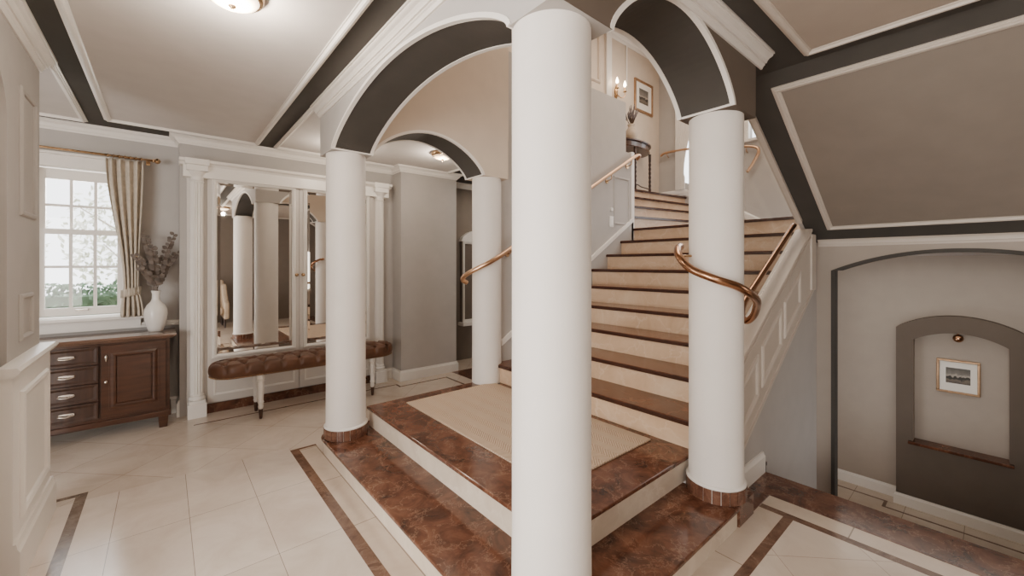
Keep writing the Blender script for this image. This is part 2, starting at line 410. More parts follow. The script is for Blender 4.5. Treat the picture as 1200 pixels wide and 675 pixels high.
column(CA, CY1, ZL, 'white round column standing before the tufted leather bench')
column(CB, CY1, ZP, 'farthest white round column at the foot of the stairs beside the bottom tread', ring=False)

# ------------------------------------------------------------------ arcade beams
def arch_pts(c, a, rise, n=36, w=0.4):
    out = []
    for i in range(n+1):
        th = math.pi*i/n; s = -a*math.cos(th); q = s/a
        circ = (1-q*q); ell = math.sqrt(max(0, 1-q*q))
        out.append((c+s, ZS+rise*(w*ell+(1-w)*circ)))
    return out
def beam(axis, lo, hi, s0, s1, c, a, rise, name, near_mat='wall', far_mat='wall_warm', flip=False):
    """axis 'X': band runs along Y, lo/hi are X. axis 'Y': runs along X."""
    ar = arch_pts(c, a, rise)
    def P(s, t, z): return (t, s, z) if axis == 'X' else (s, t, z)
    mb = MB()
    for t, mi in ((lo, 0), (hi, 1)):
        mb.cur = mi
        mb.add([P(s0, t, ZS), P(ar[0][0], t, ZS), P(ar[0][0], t, ZC), P(s0, t, ZC)], [(0,1,2,3)])
        mb.add([P(s1, t, ZS), P(ar[-1][0], t, ZS), P(ar[-1][0], t, ZC), P(s1, t, ZC)], [(0,1,2,3)])
        for i in range(len(ar)-1):
            (a0, z0), (a1, z1) = ar[i], ar[i+1]
            mb.add([P(a0, t, z0), P(a1, t, z1), P(a1, t, ZC), P(a0, t, ZC)], [(0,1,2,3)])
    mb.cur = 2
    for i in range(len(ar)-1):
        (a0, z0), (a1, z1) = ar[i], ar[i+1]
        mb.add([P(a0, lo, z0), P(a1, lo, z1), P(a1, hi, z1), P(a0, hi, z0)], [(0,1,2,3)])
    mb.cur = 0
    for x0, x1 in ((s0, ar[0][0]), (ar[-1][0], s1)):
        mb.add([P(x0, lo, ZS), P(x1, lo, ZS), P(x1, hi, ZS), P(x0, hi, ZS)], [(0,1,2,3)])
    for x in (s0, s1):
        mb.add([P(x, lo, ZS), P(x, hi, ZS), P(x, hi, ZC), P(x, lo, ZC)], [(0,1,2,3)])
    bm_o = struct(name, mb, [near_mat, far_mat, 'white'])
    # dark soffit panel, inset in a white border
    mb = MB(); e = 0.020; k0, k1 = 1, len(ar)-2
    def off(i, d):
        j0 = max(0, i-1); j1 = min(len(ar)-1, i+1)
        dx = ar[j1][0]-ar[j0][0]; dz = ar[j1][1]-ar[j0][1]; l = math.hypot(dx, dz)
        return ar[i][0]+dz/l*d, ar[i][1]-dx/l*d
    pts = [off(i, 0.003) for i in range(k0, k1+1)]
    for i in range(len(pts)-1):
        (a0, z0), (a1, z1) = pts[i], pts[i+1]
        mb.add([P(a0, lo+e, z0), P(a1, lo+e, z1), P(a1, hi-e, z1), P(a0, hi-e, z0)], [(0,1,2,3)])
    o = mb.build(name.replace('wall', 'soffit')+'_panel', 'dark', bm_o); o.name = 'soffit_panel'
    # white moulding beads on both arrises
    mb = MB()
    for t, sg in ((lo, -1), (hi, 1)):
        full = [(ar[0][0], ZS)] + ar[1:-1] + [(ar[-1][0], ZS)]
        for i in range(len(full)-1):
            (a0, z0), (a1, z1) = full[i], full[i+1]
            q0 = off(i, 0.006); q1 = off(i+1, 0.006)
            r0 = off(i, -0.014); r1 = off(i+1, -0.014)
            ta, tb = t+sg*0.005, t-sg*e
            mb.hull8([P(*( (r0[0], ta)), r0[1]), P(r1[0], ta, r1[1]), P(r1[0], tb, r1[1]), P(r0[0], tb, r0[1])],
                     [P(q0[0], ta, q0[1]), P(q1[0], ta, q1[1]), P(q1[0], tb, q1[1]), P(q0[0], tb, q0[1])])
    mb.build('arch_bead', 'white', bm_o)
    return bm_o
beam('X', BX0, BX1, 0.896, 3.44, 2.13, 1.01, 0.28, 'wall_arcade_left', 'wall', 'wall_warm')
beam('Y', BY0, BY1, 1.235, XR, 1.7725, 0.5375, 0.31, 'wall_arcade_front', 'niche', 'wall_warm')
beam('Y', 3.14, 3.44, 1.235, XR, 1.7725, 0.5375, 0.285, 'wall_arcade_back', 'wall_warm', 'wall')
# front face of the left beam corner
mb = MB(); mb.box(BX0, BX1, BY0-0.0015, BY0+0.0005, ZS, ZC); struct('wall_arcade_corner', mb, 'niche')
# parapets of the upper floor above the beams
mb = MB(); mb.box(1.10, 1.235, 1.1, 3.24, ZC, 3.65); mb.box(1.10, 2.62, 3.14, 3.24, ZC, 3.65)
struct('wall_parapet', mb, 'wall_warm')
mb = MB(); mb.box(1.235, 2.62, 1.115, 1.205, ZC, 3.65); mb.box(2.62, 7.3, 1.115, 1.205, ZC, 3.65); struct('wall_parapet.001', mb, 'wall_warm')

# cornice profile (u out from wall, v down from ceiling)
def cornice(name, path, w=0.075, h=0.078, mat='white', side=1):
    pr = [(0, 0), (w, 0), (w, -0.14*h), (w*0.88, -0.14*h), (w*0.88, -0.24*h), (w*0.80, -0.30*h), (w*0.62, -0.36*h), (w*0.50, -0.48*h), (w*0.44, -0.64*h), (w*0.32, -0.64*h), (w*0.32, -0.74*h), (w*0.22, -0.80*h), (w*0.16, -0.90*h), (w*0.12, -h), (0, -h)]
    mb = MB(); mb.sweep([(u*side, v) for u, v in pr], path, (0,0,1)); return struct(name, mb, mat)
cornice('trim_7', [(BX0, 3.44, ZC), (BX0, BY0, ZC), (2.69, BY0, ZC)], side=-1, mat='trim_shaded')

# ------------------------------------------------------------------ ceiling
TH = 0.01
mb = MB()  # dark field (bands show through between panels)
mb.box(-3, BX1, -2.5, 1.1, ZC, ZC+0.005+0.02); mb.box(-3, BX1, 1.1, 3.44, ZC, ZC+0.025)
mb.box(BX1, 2.957, -2.5, 1.2, ZC, ZC+0.025)
mb.box(-3, 4.3, 3.44, 6.2, ZC, ZC+0.025)
struct('ceiling', mb, 'dark')
FR = [(0, 0), (0.046, 0), (0.046, -0.009), (0.038, -0.009), (0.034, -0.014), (0.030, -0.022), (0.020, -0.024), (0.017, -0.016), (0.010, -0.016), (0.009, -0.010), (0, -0.009)]
def flat_panel(n1, n2, poly, mat='ceil', fm='white'):
    """poly clockwise or not; panel 4 mm under the field with a moulded frame inside its edge"""
    mb = MB(); mb.prism(poly, 'Z', ZC-0.004, ZC); struct(n1, mb, mat)
    area = sum(poly[i][0]*poly[(i+1) % len(poly)][1]-poly[(i+1) % len(poly)][0]*poly[i][1] for i in range(len(poly)))
    pl = poly if area > 0 else poly[::-1]
    mb = MB(); mb.sweep(FR, [(x, y, ZC) for x, y in pl], (0,0,1), True); struct(n2, mb, fm)
flat_panel('ceiling.001', 'trim_8', [(-0.39, -2.3), (0.735, -2.3), (0.735, 4.86), (-0.39, 4.86)])
flat_panel('ceiling.002', 'trim_9', [(0.865, 3.442), (2.9, 3.442), (2.9, 4.86), (0.865, 4.86)])
flat_panel('ceiling.003', 'trim_10', [(0.9, -2.3), (2.857, -2.3), (2.857, 0.72), (0.9, 0.72)], 'ceil_shaded', 'greige_shaded')
flat_panel('ceiling.004', 'trim_11', [(-2.9, 3.69), (-0.50, 3.69), (-0.50, 5.02), (-2.9, 5.02)])
# sloping soffit over the cellar steps
SM = 0.607
def zs(x): return 2.49-SM*(x-3.27)
mb = MB(); mb.prism([(2.957, ZC), (2.957, ZC+0.03), (4.65, zs(4.65)+0.06), (4.65, zs(4.65))], 'Y', -2.5, 1.115)
struct('ceiling_slope', mb, 'dark')
sn = Vector((SM, 0, 1)).normalized()
mb = MB(); mb.prism([(3.06, zs(3.06)), (3.06, zs(3.06)-0.004), (4.47, zs(4.47)-0.004), (4.47, zs(4.47))], 'Y', -2.4, 0.955); struct('ceiling_slope.001', mb, 'midgrey')
mb = MB(); mb.sweep(FR, [(3.06, -2.4, zs(3.06)), (4.47, -2.4, zs(4.47)), (4.47, 0.955, zs(4.47)), (3.06, 0.955, zs(3.06))], sn, True); struct('trim_12', mb, 'greige_shaded')
# upper wall over the stair opening + its white sloping lining
mb = MB(); mb.prism([(2.62, ZC), (2.957, ZC), (4.65, zs(4.65)), (4.65, ZC+0.05), (2.62, ZC+0.05)], 'Y', 1.117, 1.148); struct('wall_stair_side', mb, 'wall')
mb = MB(); mb.prism([(2.62, ZC-0.0), (2.957, ZC-0.0), (4.33, zs(4.33)), (4.33, zs(4.33)-0.03), (2.957, ZC-0.03), (2.62, ZC-0.03)], 'Y', 1.105, 1.15); struct('trim_13', mb, 'greige_shaded')

# ------------------------------------------------------------------ walls of the hall
YW, YC, YR = 5.20, 5.00, 4.76     # window wall, wardrobe wall, projecting wall
# window wall with opening
wx0, wx1, wz0, wz1 = -0.86, -0.27, 0.98, 2.30
mb = MB(); mb.box(-3, wx0, YW, YW+0.25, 0, ZC); mb.box(wx1, 0.107, YW, YW+0.25, 0, ZC); mb.box(wx0, wx1, YW, YW+0.25, 0, wz0); mb.box(wx0, wx1, YW, YW+0.25, wz1, ZC)
struct('wall_window', mb, 'wall')
mb = MB(); mb.box(0.107, 2.235, YC, YC+0.45, 0, ZC); struct('wall_wardrobe', mb, 'wall')
mb = MB(); mb.box(2.235, 3.04, YR, YR+0.69, 0, ZC); struct('wall_back', mb, 'wall')
mb = MB(); mb.box(3.04, 4.3, 5.25, 5.4, 0, ZC); mb.box(4.2, 4.3, 3.34, 5.25, 0, ZC); struct('wall_corridor', mb, 'midgrey')
cornice('trim_14', [(-3, YW, ZC), (0.107, YW, ZC), (0.107, YC, ZC), (2.235, YC, ZC), (2.235, YR, ZC), (3.04, YR, ZC), (3.04, 5.25, ZC), (4.2, 5.25, ZC)], side=-1)
# baseboards
def baseb(name, path, side=1, h=0.13, mat='white'):
    mb = MB(); mb.sweep([(0, 0), (0.022*side, 0), (0.022*side, h*0.8), (0.014*side, h*0.88), (0.010*side, h), (0, h)], path, (0,0,1)); return struct(name, mb, mat)
baseb('baseboard_window', [(-3, YW, 0), (0.107, YW, 0), (0.107, YC, 0)], -1, 0.16)
baseb('baseboard_back', [(2.14, YC, 0), (2.235, YC, 0), (2.235, YR, 0), (3.04, YR, 0), (3.04, 5.25, 0)], -1, 0.13)
# chair rail under window wall
mb = MB(); mb.sweep([(0, 0), (-0.03, 0), (-0.034, 0.015), (-0.02, 0.03), (-0.02, 0.045), (0, 0.05)], [(wx1+0.02, YW, 0.86), (0.107, YW, 0.86)], (0,0,1)); struct('trim_15', mb, 'white')
# left foreground wall
mb = MB()
mb.box(-0.74, -0.56, 2.97, 3.62, 0, ZC); mb.box(-0.74, -0.56, 2.76, 2.97, 0, 0.95)
ar = [(2.97-1.2+1.2*math.cos(t), 2.15+0.42*math.sin(t)) for t in [math.pi*i/24 for i in range(25)]]
for i in range(24):
    (a0, z0), (a1, z1) = ar[i], ar[i+1]
    mb.add([(-0.56, a0, z0), (-0.56, a1, z1), (-0.56, a1, ZC), (-0.56, a0, ZC), (-0.74, a0, z0), (-0.74, a1, z1), (-0.74, a1, ZC), (-0.74, a0, ZC)], [(0,1,2,3), (7,6,5,4), (0,4,5,1)])
mb.box(-0.80, -0.62, 2.2, 2.97, 0, ZC); struct('wall_left', mb, 'wall')
cornice('trim_16', [(-0.56, -2.5, ZC), (-0.56, 3.62, ZC), (-0.74, 3.62, ZC)], w=0.065, h=0.10, side=-1)
mb = MB(); mb.box(-0.56, -0.515, 2.82, 3.60, 0, 0.96); struct('wall_left_dado', mb, 'white')
mb = MB(); mb.sweep([(0, 0), (-0.05, 0), (-0.062, 0.012), (-0.07, 0.028), (-0.06, 0.042), (0, 0.046)], [(-0.56, 2.81, 0.945), (-0.56, 3.605, 0.945), (-0.66, 3.605, 0.945)], (0,0,1)); struct('trim_17', mb, 'white')
PF = [(0, 0), (0.03, 0), (0.028, 0.008), (0.018, 0.015), (0.006, 0.012), (0, 0.004)]
def wall_frame(name, corners, nrm, mat='white', pf=PF):
    mb = MB(); mb.sweep(pf, corners, nrm, True); return struct(name, mb, mat)
def xface(x, y0, y1, z0, z1): return [(x, y0, z0), (x, y1, z0), (x, y1, z1), (x, y0, z1)]
def yface(y, x0, x1, z0, z1): return [(x0, y, z0), (x1, y, z0), (x1, y, z1), (x0, y, z1)]
wall_frame('trim_18', xface(-0.515, 2.93, 3.50, 0.27, 0.86), (1,0,0), pf=[(0,0),(0.04,0),(0.036,0.01),(0.02,0.018),(0.006,0.014),(0,0.004)])
wall_frame('trim_19', xface(-0.56, 3.18, 3.50, 1.70, 2.36), (1,0,0), 'wall')
wall_frame('trim_20', xface(-0.56, 3.17, 3.42, 1.06, 1.30), (1,0,0), 'wall')
baseb('baseboard_left', [(-0.515, 2.82, 0), (-0.515, 3.60, 0), (-0.74, 3.60, 0)], 1*-1, 0.2)
mb = MB(); mb.box(-0.74, -0.56, 1.2, 2.66, 0, 0.02); struct('trim_21', mb, 'brown')
baseb('baseboard_left.001', [(-0.62, 2.2, 0.0), (-0.62, 2.745, 0)], -1, 0.42)

# outer walls behind the camera (seen in the mirrors)
mb = MB(); mb.box(-3, 4.65, -2.6, -2.5, 0, ZC); struct('wall_south', mb, 'wall_taupe')
mb = MB(); mb.box(-3.1, -3, -2.5, -1.6, 0, ZC); mb.box(-3.1, -3, 2.2, 5.4, 0, ZC); mb.box(-3.1, -3, -1.6, 2.2, 2.3, ZC); mb.box(-3.1, -3, -1.6, 2.2, 0, 0.3); struct('wall_west', mb, 'wall')

# ------------------------------------------------------------------ window
mb = MB()
mb.box(wx0-0.07, wx0+0.015, YW-0.03, YW+0.02, wz0, wz1+0.09); mb.box(wx1-0.015, wx1+0.07, YW-0.03, YW+0.02, wz0, wz1+0.09)
mb.box(wx0+0.015, wx1-0.015, YW-0.03, YW+0.02, wz1-0.01, wz1+0.09); mb.box(wx0-0.09, wx1+0.09, YW-0.05, YW, wz1+0.09, wz1+0.115)
win = struct('window_1', mb, 'white', bevel=0.004)
gx = [-0.785, -0.632, -0.480, -0.335]
def sash(y, x0, x1, z0, z1, zsplit, bot, top, stile=0.045):
    mb = MB()
    mb.box(x0, gx[0], y, y+0.035, z0, z1); mb.box(gx[3], x1, y, y+0.035, z0, z1)
    mb.box(gx[0], gx[3], y, y+0.035, z0, z0+bot); mb.box(gx[0], gx[3], y, y+0.035, z1-top, z1)
    for x in gx[1:3]: mb.box(x-0.011, x+0.011, y+0.004, y+0.03, z0+bot, z1-top)
    for i in range(3):
        a = gx[i]+(0.011 if i else 0); b = gx[i+1]-(0.011 if i < 2 else 0)
        mb.box(a, b, y+0.004, y+0.03, zsplit-0.011, zsplit+0.011)
    mb.build('sash', 'white', win, bevel=0.002)
    mb = MB(); mb.box(gx[0], gx[3], y+0.014, y+0.018, z0+bot, z1-top); mb.build('pane', 'pane', win)
sash(YW+0.06, wx0+0.016, wx1-0.016, 1.0, 1.76, 1.43, 0.07, 0.045)
sash(YW+0.10, wx0+0.016, wx1-0.016, 1.72, 2.288, 1.97, 0.045, 0.09)
mb = MB(); mb.box(wx0-0.14, wx1+0.14, YW-0.10, YW+0.05, 0.955, 0.985); mb.build('window_sill', 'white', win, bevel=0.006)
mb = MB(); mb.box(wx0-0.10, wx1+0.10, YW-0.035, YW, 0.86, 0.955); mb.build('apron', 'white', win, bevel=0.004)
mb = MB(); mb.box(-0.60, -0.52, YW+0.03, YW+0.06, 1.04, 1.055); mb.build('sash_handle', 'nickel', win, bevel=0.003)

# curtain rod
t = thing('curtain_rod', 'thin brass curtain rod above the sash window', 'curtain rod', (-0.5, 5.09, 2.42))
mb = MB(); mb.tube([(-1.6, 5.09, 2.43), (-0.075, 5.09, 2.42)], 0.010, 12); mb.build('rod', 'brass', t, smooth=True)
mb = MB(); mb.lathe([(0.004, -0.026), (0.018, -0.018), (0.026, 0), (0.018, 0.018), (0.004, 0.026)], (-0.052, 5.09, 2.42), 16)
mb.box(-0.085, -0.075, 5.075, 5.105, 2.405, 2.435); mb.build('finial', 'brass', t, smooth='auto')
mb = MB(); mb.tube([(-0.12, 5.09, 2.42), (-0.12, 5.2, 2.42)], 0.008, 8); mb.box(-0.135, -0.105, 5.19, 5.2, 2.39, 2.45); mb.build('bracket', 'brass', t)
for k in range(7):
    x = -0.385+k*0.037
    mb = MB(); mb.tube([(x, 5.09+0.015*math.cos(a), 2.42+0.015*math.sin(a)) for a in [2*math.pi*i/12 for i in range(13)]], 0.0035, 6); mb.build('ring', 'brass', t, smooth=True)

# curtain
t = thing('curtain', 'beige linen curtain pulled aside by a tieback on the window', 'curtain', (-0.27, 5.08, 0.98))
mb = MB(); NU, NV = 72, 48; vs = []
def cshape(v):  # v 0 top..1 bottom -> x centre, halfwidth
    zt, zb = 2.395, 0.975; z = zt+(zb-zt)*v
    if v < 0.82:
        q = v/0.82; qq = q*q*(3-2*q)
        xl = -0.40+(0.115)*qq; xr = -0.148+(-0.035)*qq
    else:
        q = (v-0.82)/0.18; xl = -0.285-0.022*math.sin(q*math.pi*0.5); xr = -0.183+0.035*math.sin(q*math.pi*0.5)
    return xl, xr, z
for j in range(NV+1):
    v = j/NV; xl, xr, z = cshape(v)
    for i in range(NU+1):
        u = i/NU
        amp = 0.026*(1-0.45*math.exp(-((v-0.82)/0.08)**2))
        y = 5.085 + amp*math.sin(u*2*math.pi*4.6+0.9*math.sin(v*2.0)+0.5*math.sin(u*7)) + 0.006*math.sin(u*23+v*3)
        vs.append((xl+(xr-xl)*u + 0.003*math.sin(u*2*math.pi*9), y, z))
fs = [(j*(NU+1)+i, j*(NU+1)+i+1, (j+1)*(NU+1)+i+1, (j+1)*(NU+1)+i) for j in range(NV) for i in range(NU)]
mb.add(vs, fs); o = mb.build('drape', 'curtain', t, smooth=True); md = o.modifiers.new('sol', 'SOLIDIFY'); md.thickness = 0.003
mb = MB(); xl, xr = -0.292, -0.176
ring = []
for k in range(25):
    a = 2*math.pi*k/24; ring.append((-0.234+0.066*math.cos(a), 5.085+0.045*math.sin(a), 1.20+0.018*math.cos(a)))
for i in range(24):
    a, b = ring[i], ring[i+1]
    mb.add([(a[0], a[1], a[2]-0.035), (b[0], b[1], b[2]-0.035), (b[0], b[1], b[2]+0.035), (a[0], a[1], a[2]+0.035)], [(0,1,2,3)])
o = mb.build('tieback', 'curtain', t, smooth=True); md = o.modifiers.new('sol', 'SOLIDIFY'); md.thickness = 0.004

# ------------------------------------------------------------------ garden outside
mb = MB(); mb.box(-6, 4, 5.5, 14, -0.3, -0.1); tag(mb.build('lawn', 'lawn'), 'pale lawn outside the window', 'lawn', kind='stuff')
def foliage(name, mat, cx, cy, cz, rx, ry, rz, n, size, label, cat, flat=False):
    mb = MB(); rnd = random.Random(hash(label) % 1000 if False else len(label)*7+n)
    for _ in range(n):
        if flat: p = Vector((cx+rnd.uniform(-rx, rx), cy+rnd.uniform(-ry, ry), cz+rnd.uniform(-rz, rz)))
        else:
            while True:
                q = Vector((rnd.uniform(-1,1), rnd.uniform(-1,1), rnd.uniform(-1,1)))
                if q.length < 1: break
            p = Vector((cx+q.x*rx, cy+q.y*ry, cz+q.z*rz))
        a = Vector((rnd.gauss(0,1), rnd.gauss(0,1), rnd.gauss(0,1))).normalized(); b = a.orthogonal().normalized()
        s = size*rnd.uniform(0.6, 1.3)
        mb.add([p-a*s, p-b*s*0.45, p+a*s, p+b*s*0.45], [(0,1,2,3)])
    return mb
mb = foliage('hedge', 'hedge', -1.6, 7.6, 0.58, 2.6, 0.35, 0.62, 9000, 0.05, 'h', 'hedge', True)
hd = thing('hedge', 'clipped green hedge outside below the window panes', 'hedge', (-1.6, 7.6, -0.1)); mb.build('leaves', 'hedge', hd)
mb = MB(); mb.box(-4.2, 1.0, 7.35, 7.85, -0.1, 1.05); mb.build('hedge_core', 'hedge', hd)
for i, (x, y, r, lab) in enumerate([(-2.6, 10.5, 1.1, 'pale leafy tree outside, seen through the left window panes'), (-0.2, 9.6, 1.1, 'pale leafy tree outside, seen through the right window panes beside the curtain')]):
    tr = thing('garden_tree', lab, 'tree', (x, y, -0.1))
    foliage('f', 'tree', x, y, 1.9, r, 0.9, 1.15, 1500, 0.06, lab, 'tree').build('leaves', 'tree', tr)
    mb = MB(); mb.tube([(x, y, -0.1), (x+0.05, y, 1.2), (x-0.05, y, 2.4)], [0.09, 0.06, 0.02], 8)
    for k in range(7): mb.tube([(x, y, 0.9+k*0.2), (x+0.9*math.cos(k*2.3), y+0.4*math.sin(k*2.3), 1.6+k*0.2)], [0.03, 0.008], 6)
    mb.build('trunk', 'bark', tr)

# ------------------------------------------------------------------ sideboard
sbx0, sbx1, sy0, sy1 = -1.23, 0.035, 4.80, 5.17
t = thing('sideboard', 'dark mahogany sideboard with four drawers under the window', 'sideboard', (-0.6, 5.0, 0))
mb = MB(); mb.box(sbx0, sbx1, sy0, sy1, 0.10, 0.795); mb.build('body', 'wood', t, bevel=0.003)
mb = MB(); mb.box(sbx0-0.01, sbx1+0.01, sy0-0.015, sy1, 0.10, 0.15); mb.build('plinth_rail', 'wood', t, bevel=0.008)
mb = MB(); mb.sweep([(0, 0), (0.02, 0), (0.03, 0.012), (0.045, 0.016), (0.05, 0.03), (0.045, 0.042), (0, 0.042)], [(sbx0, sy1, 0.795), (sbx0, sy0, 0.795), (sbx1, sy0, 0.795), (sbx1, sy1, 0.795)], (0,0,-1))
mb2 = MB()
mb2.sweep([(0, 0), (-0.02, 0), (-0.028, 0.012), (-0.042, 0.016), (-0.048, 0.028), (-0.042, 0.042), (0, 0.042)], [(sbx0, sy1, 0.795), (sbx0, sy0, 0.795), (sbx1, sy0, 0.795), (sbx1, sy1, 0.795)], (0,0,1))
mb2.box(sbx0, sbx1, sy0, sy1, 0.795, 0.837); mb2.build('top', 'woodh', t)
for k in range(4):
    z0 = 0.175+k*0.152; z1 = z0+0.142
    mb = MB(); mb.box(-0.778, -0.418, sy0-0.016, sy0, z0, z1)
    mb.sweep([(0,0),(0.03,0),(0.022,0.004),(0.012,0.008),(0,0.008)], yface(sy0-0.016, -0.778, -0.418, z0, z1), (0,-1,0), True)
    d = mb.build('drawer', 'wood_drawer', t, bevel=0.002)
    mb = MB(); zc = (z0+z1)/2+0.004; xc = -0.598
    mb.tube(catmull([(xc-0.048, sy0-0.02, zc), (xc-0.042, sy0-0.036, zc-0.008), (xc, sy0-0.042, zc-0.014), (xc+0.042, sy0-0.036, zc-0.008), (xc+0.048, sy0-0.02, zc)], 6), 0.005, 8)
    vs = [(xc+0.050*math.cos(a), sy0-0.0165-0.001, zc+0.010*math.sin(a)) for a in [2*math.pi*i/20 for i in range(20)]]; n = len(vs)
    mb.add(vs+[(x, y-0.004, z) for x, y, z in vs], [tuple(range(n)), tuple(range(n, 2*n))[::-1]]+[(i, (i+1) % n, n+(i+1) % n, n+i) for i in range(n)])
    mb.build('handle', 'nickel', d, smooth='auto')
for x0, x1, hx in ((-0.402, 0.010, -0.372), (-1.205, -0.793, -0.823)):
    mb = MB(); mb.box(x0, x1, sy0-0.016, sy0, 0.175, 0.775)
    d = mb.build('cabinet_door', 'wood', t, bevel=0.002)
    mb = MB(); mb.sweep([(0,0),(0.05,0),(0.044,0.010),(0.03,0.012),(0.012,0.004),(0,0.004)], yface(sy0-0.016, x0+0.045, x1-0.045, 0.235, 0.725), (0,-1,0), True)
    mb.box(x0+0.10, x1-0.10, sy0-0.022, sy0-0.015, 0.29, 0.67); mb.build('raised_panel', 'wood', d, bevel=0.003)
    mb = MB(); mb.lathe([(0.002, 0), (0.012, 0.004), (0.012, 0.03), (0.004, 0.045)], (hx, sy0-0.018, 0.655), 10); mb.lathe([(0.002,0),(0.006,0.004),(0.005,0.03),(0.002,0.034)], (hx, sy0-0.022, 0.64), 8)
    mb.build('escutcheon', 'nickel', d, smooth=True)
    mb = MB(); mb.lathe([(0.002, 0), (0.012, 0.008), (0.014, 0.018), (0.010, 0.03), (0.002, 0.034)], (hx, sy0-0.026, 0.455), 12); mb.build('knob', 'nickel', d, smooth=True)
for x, y in ((sbx1-0.045, sy0+0.005), (sbx0+0.045, sy0+0.005), (sbx1-0.045, sy1-0.04), (sbx0+0.045, sy1-0.04)):
    mb = MB(); s0, s1 = 0.028, 0.036
    mb.hull8([(x-s0, y-0.01, 0), (x+s0, y-0.01, 0), (x+s0, y+2*s0-0.01, 0), (x-s0, y+2*s0-0.01, 0)], [(x-s1, y-0.014, 0.105), (x+s1, y-0.014, 0.105), (x+s1, y+2*s1-0.014, 0.105), (x-s1, y+2*s1-0.014, 0.105)])
    mb.build('foot', 'wood', t, bevel=0.004)

# white vase and branches
vx, vy, vz = -0.062, 5.0, 0.837
mb = MB(); prof = [(0.045, 0), (0.052, 0.004), (0.062, 0.04), (0.078, 0.10), (0.086, 0.155), (0.082, 0.20), (0.062, 0.245), (0.036, 0.275), (0.028, 0.30), (0.027, 0.345), (0.033, 0.365), (0.036, 0.372), (0.031, 0.372), (0.022, 0.35), (0.022, 0.29), (0.03, 0.27)]
mb.lathe(prof, (vx, vy, vz), 40, True, False); tag(mb.build('vase', 'vase', smooth=True), 'white ceramic bottle vase on the right end of the mahogany sideboard', 'vase')
def leafquad(mb, p, d, s, w):
    d = d.normalized(); side = d.cross(Vector((0.1, 1, 0.2))).normalized(); up = side.cross(d)
    pts = []
    for a, b in ((0, 0), (0.35, 0.5), (0.7, 0.5), (1, 0.12), (1, -0.12), (0.7, -0.5), (0.35, -0.5)): pts.append(p+d*s*a+side*w*b)
    mb.add(pts, [tuple(range(7))])
ends = [(-0.20, 4.98, 1.52, 'arching farthest left'), (-0.135, 5.02, 1.70, 'tall and second from the left'), (-0.085, 4.93, 1.60, 'reaching straight up in the middle'), (0.065, 4.98, 1.72, 'the tallest, leaning right'), (0.085, 5.02, 1.55, 'leaning right with the lowest tip'), (-0.16, 4.93, 1.40, 'short and drooping left')]
for i, (ex, ey, ez, lab) in enumerate(ends):
    t = thing('eucalyptus_branch', 'dried grey eucalyptus branch in the white vase, '+lab, 'branch', (vx, vy, vz+0.1), 'dried eucalyptus branches in the white vase')
    a = Vector((vx+(i-2.5)*0.003, vy, vz+0.12)); n_ = Vector((vx+(i-2.5)*0.006, vy, vz+0.37)); e_ = Vector((ex, ey, ez)); mid = n_.lerp(e_, 0.5)+Vector(((ex-vx)*-0.12, 0, 0.02))
    pts = catmull([a, n_, mid, e_], 7)
    mb = MB(); mb.tube(pts, 0.0022, 6); mb.build('stem', 'stem', t)
    mb = MB(); rnd = random.Random(i)
    for k in range(9, len(pts)):
        tdir = (pts[min(k+1, len(pts)-1)]-pts[k-1]).normalized()
        for sg in (-1, 1):
            d = Vector((sg*0.9, rnd.uniform(-0.6, 0.6), 0.35))+tdir*0.4
            s = 0.052*(1-0.4*(k-7)/len(pts))*rnd.uniform(0.8, 1.15); leafquad(mb, pts[k]+tdir*rnd.uniform(-0.01, 0.01), d, s, s*0.72)
    mb.build('leaves', 'leaf', t)

# ------------------------------------------------------------------ mirrored wardrobe
t = thing('mirror_wardrobe', 'white built-in wardrobe with two mirror doors between fluted pilasters', 'wardrobe', (1.13, YC, 0))
WZ = 2.42
mb = MB(); mb.box(0.16, 2.10, YC-0.035, YC, 0.0, WZ-0.04); mb.build('carcass', 'door', t)
mb = MB(); mb.box(0.30, 1.96, YC-0.05, YC-0.03, 0.0, 0.09); mb.build('base_board', 'brown', t)
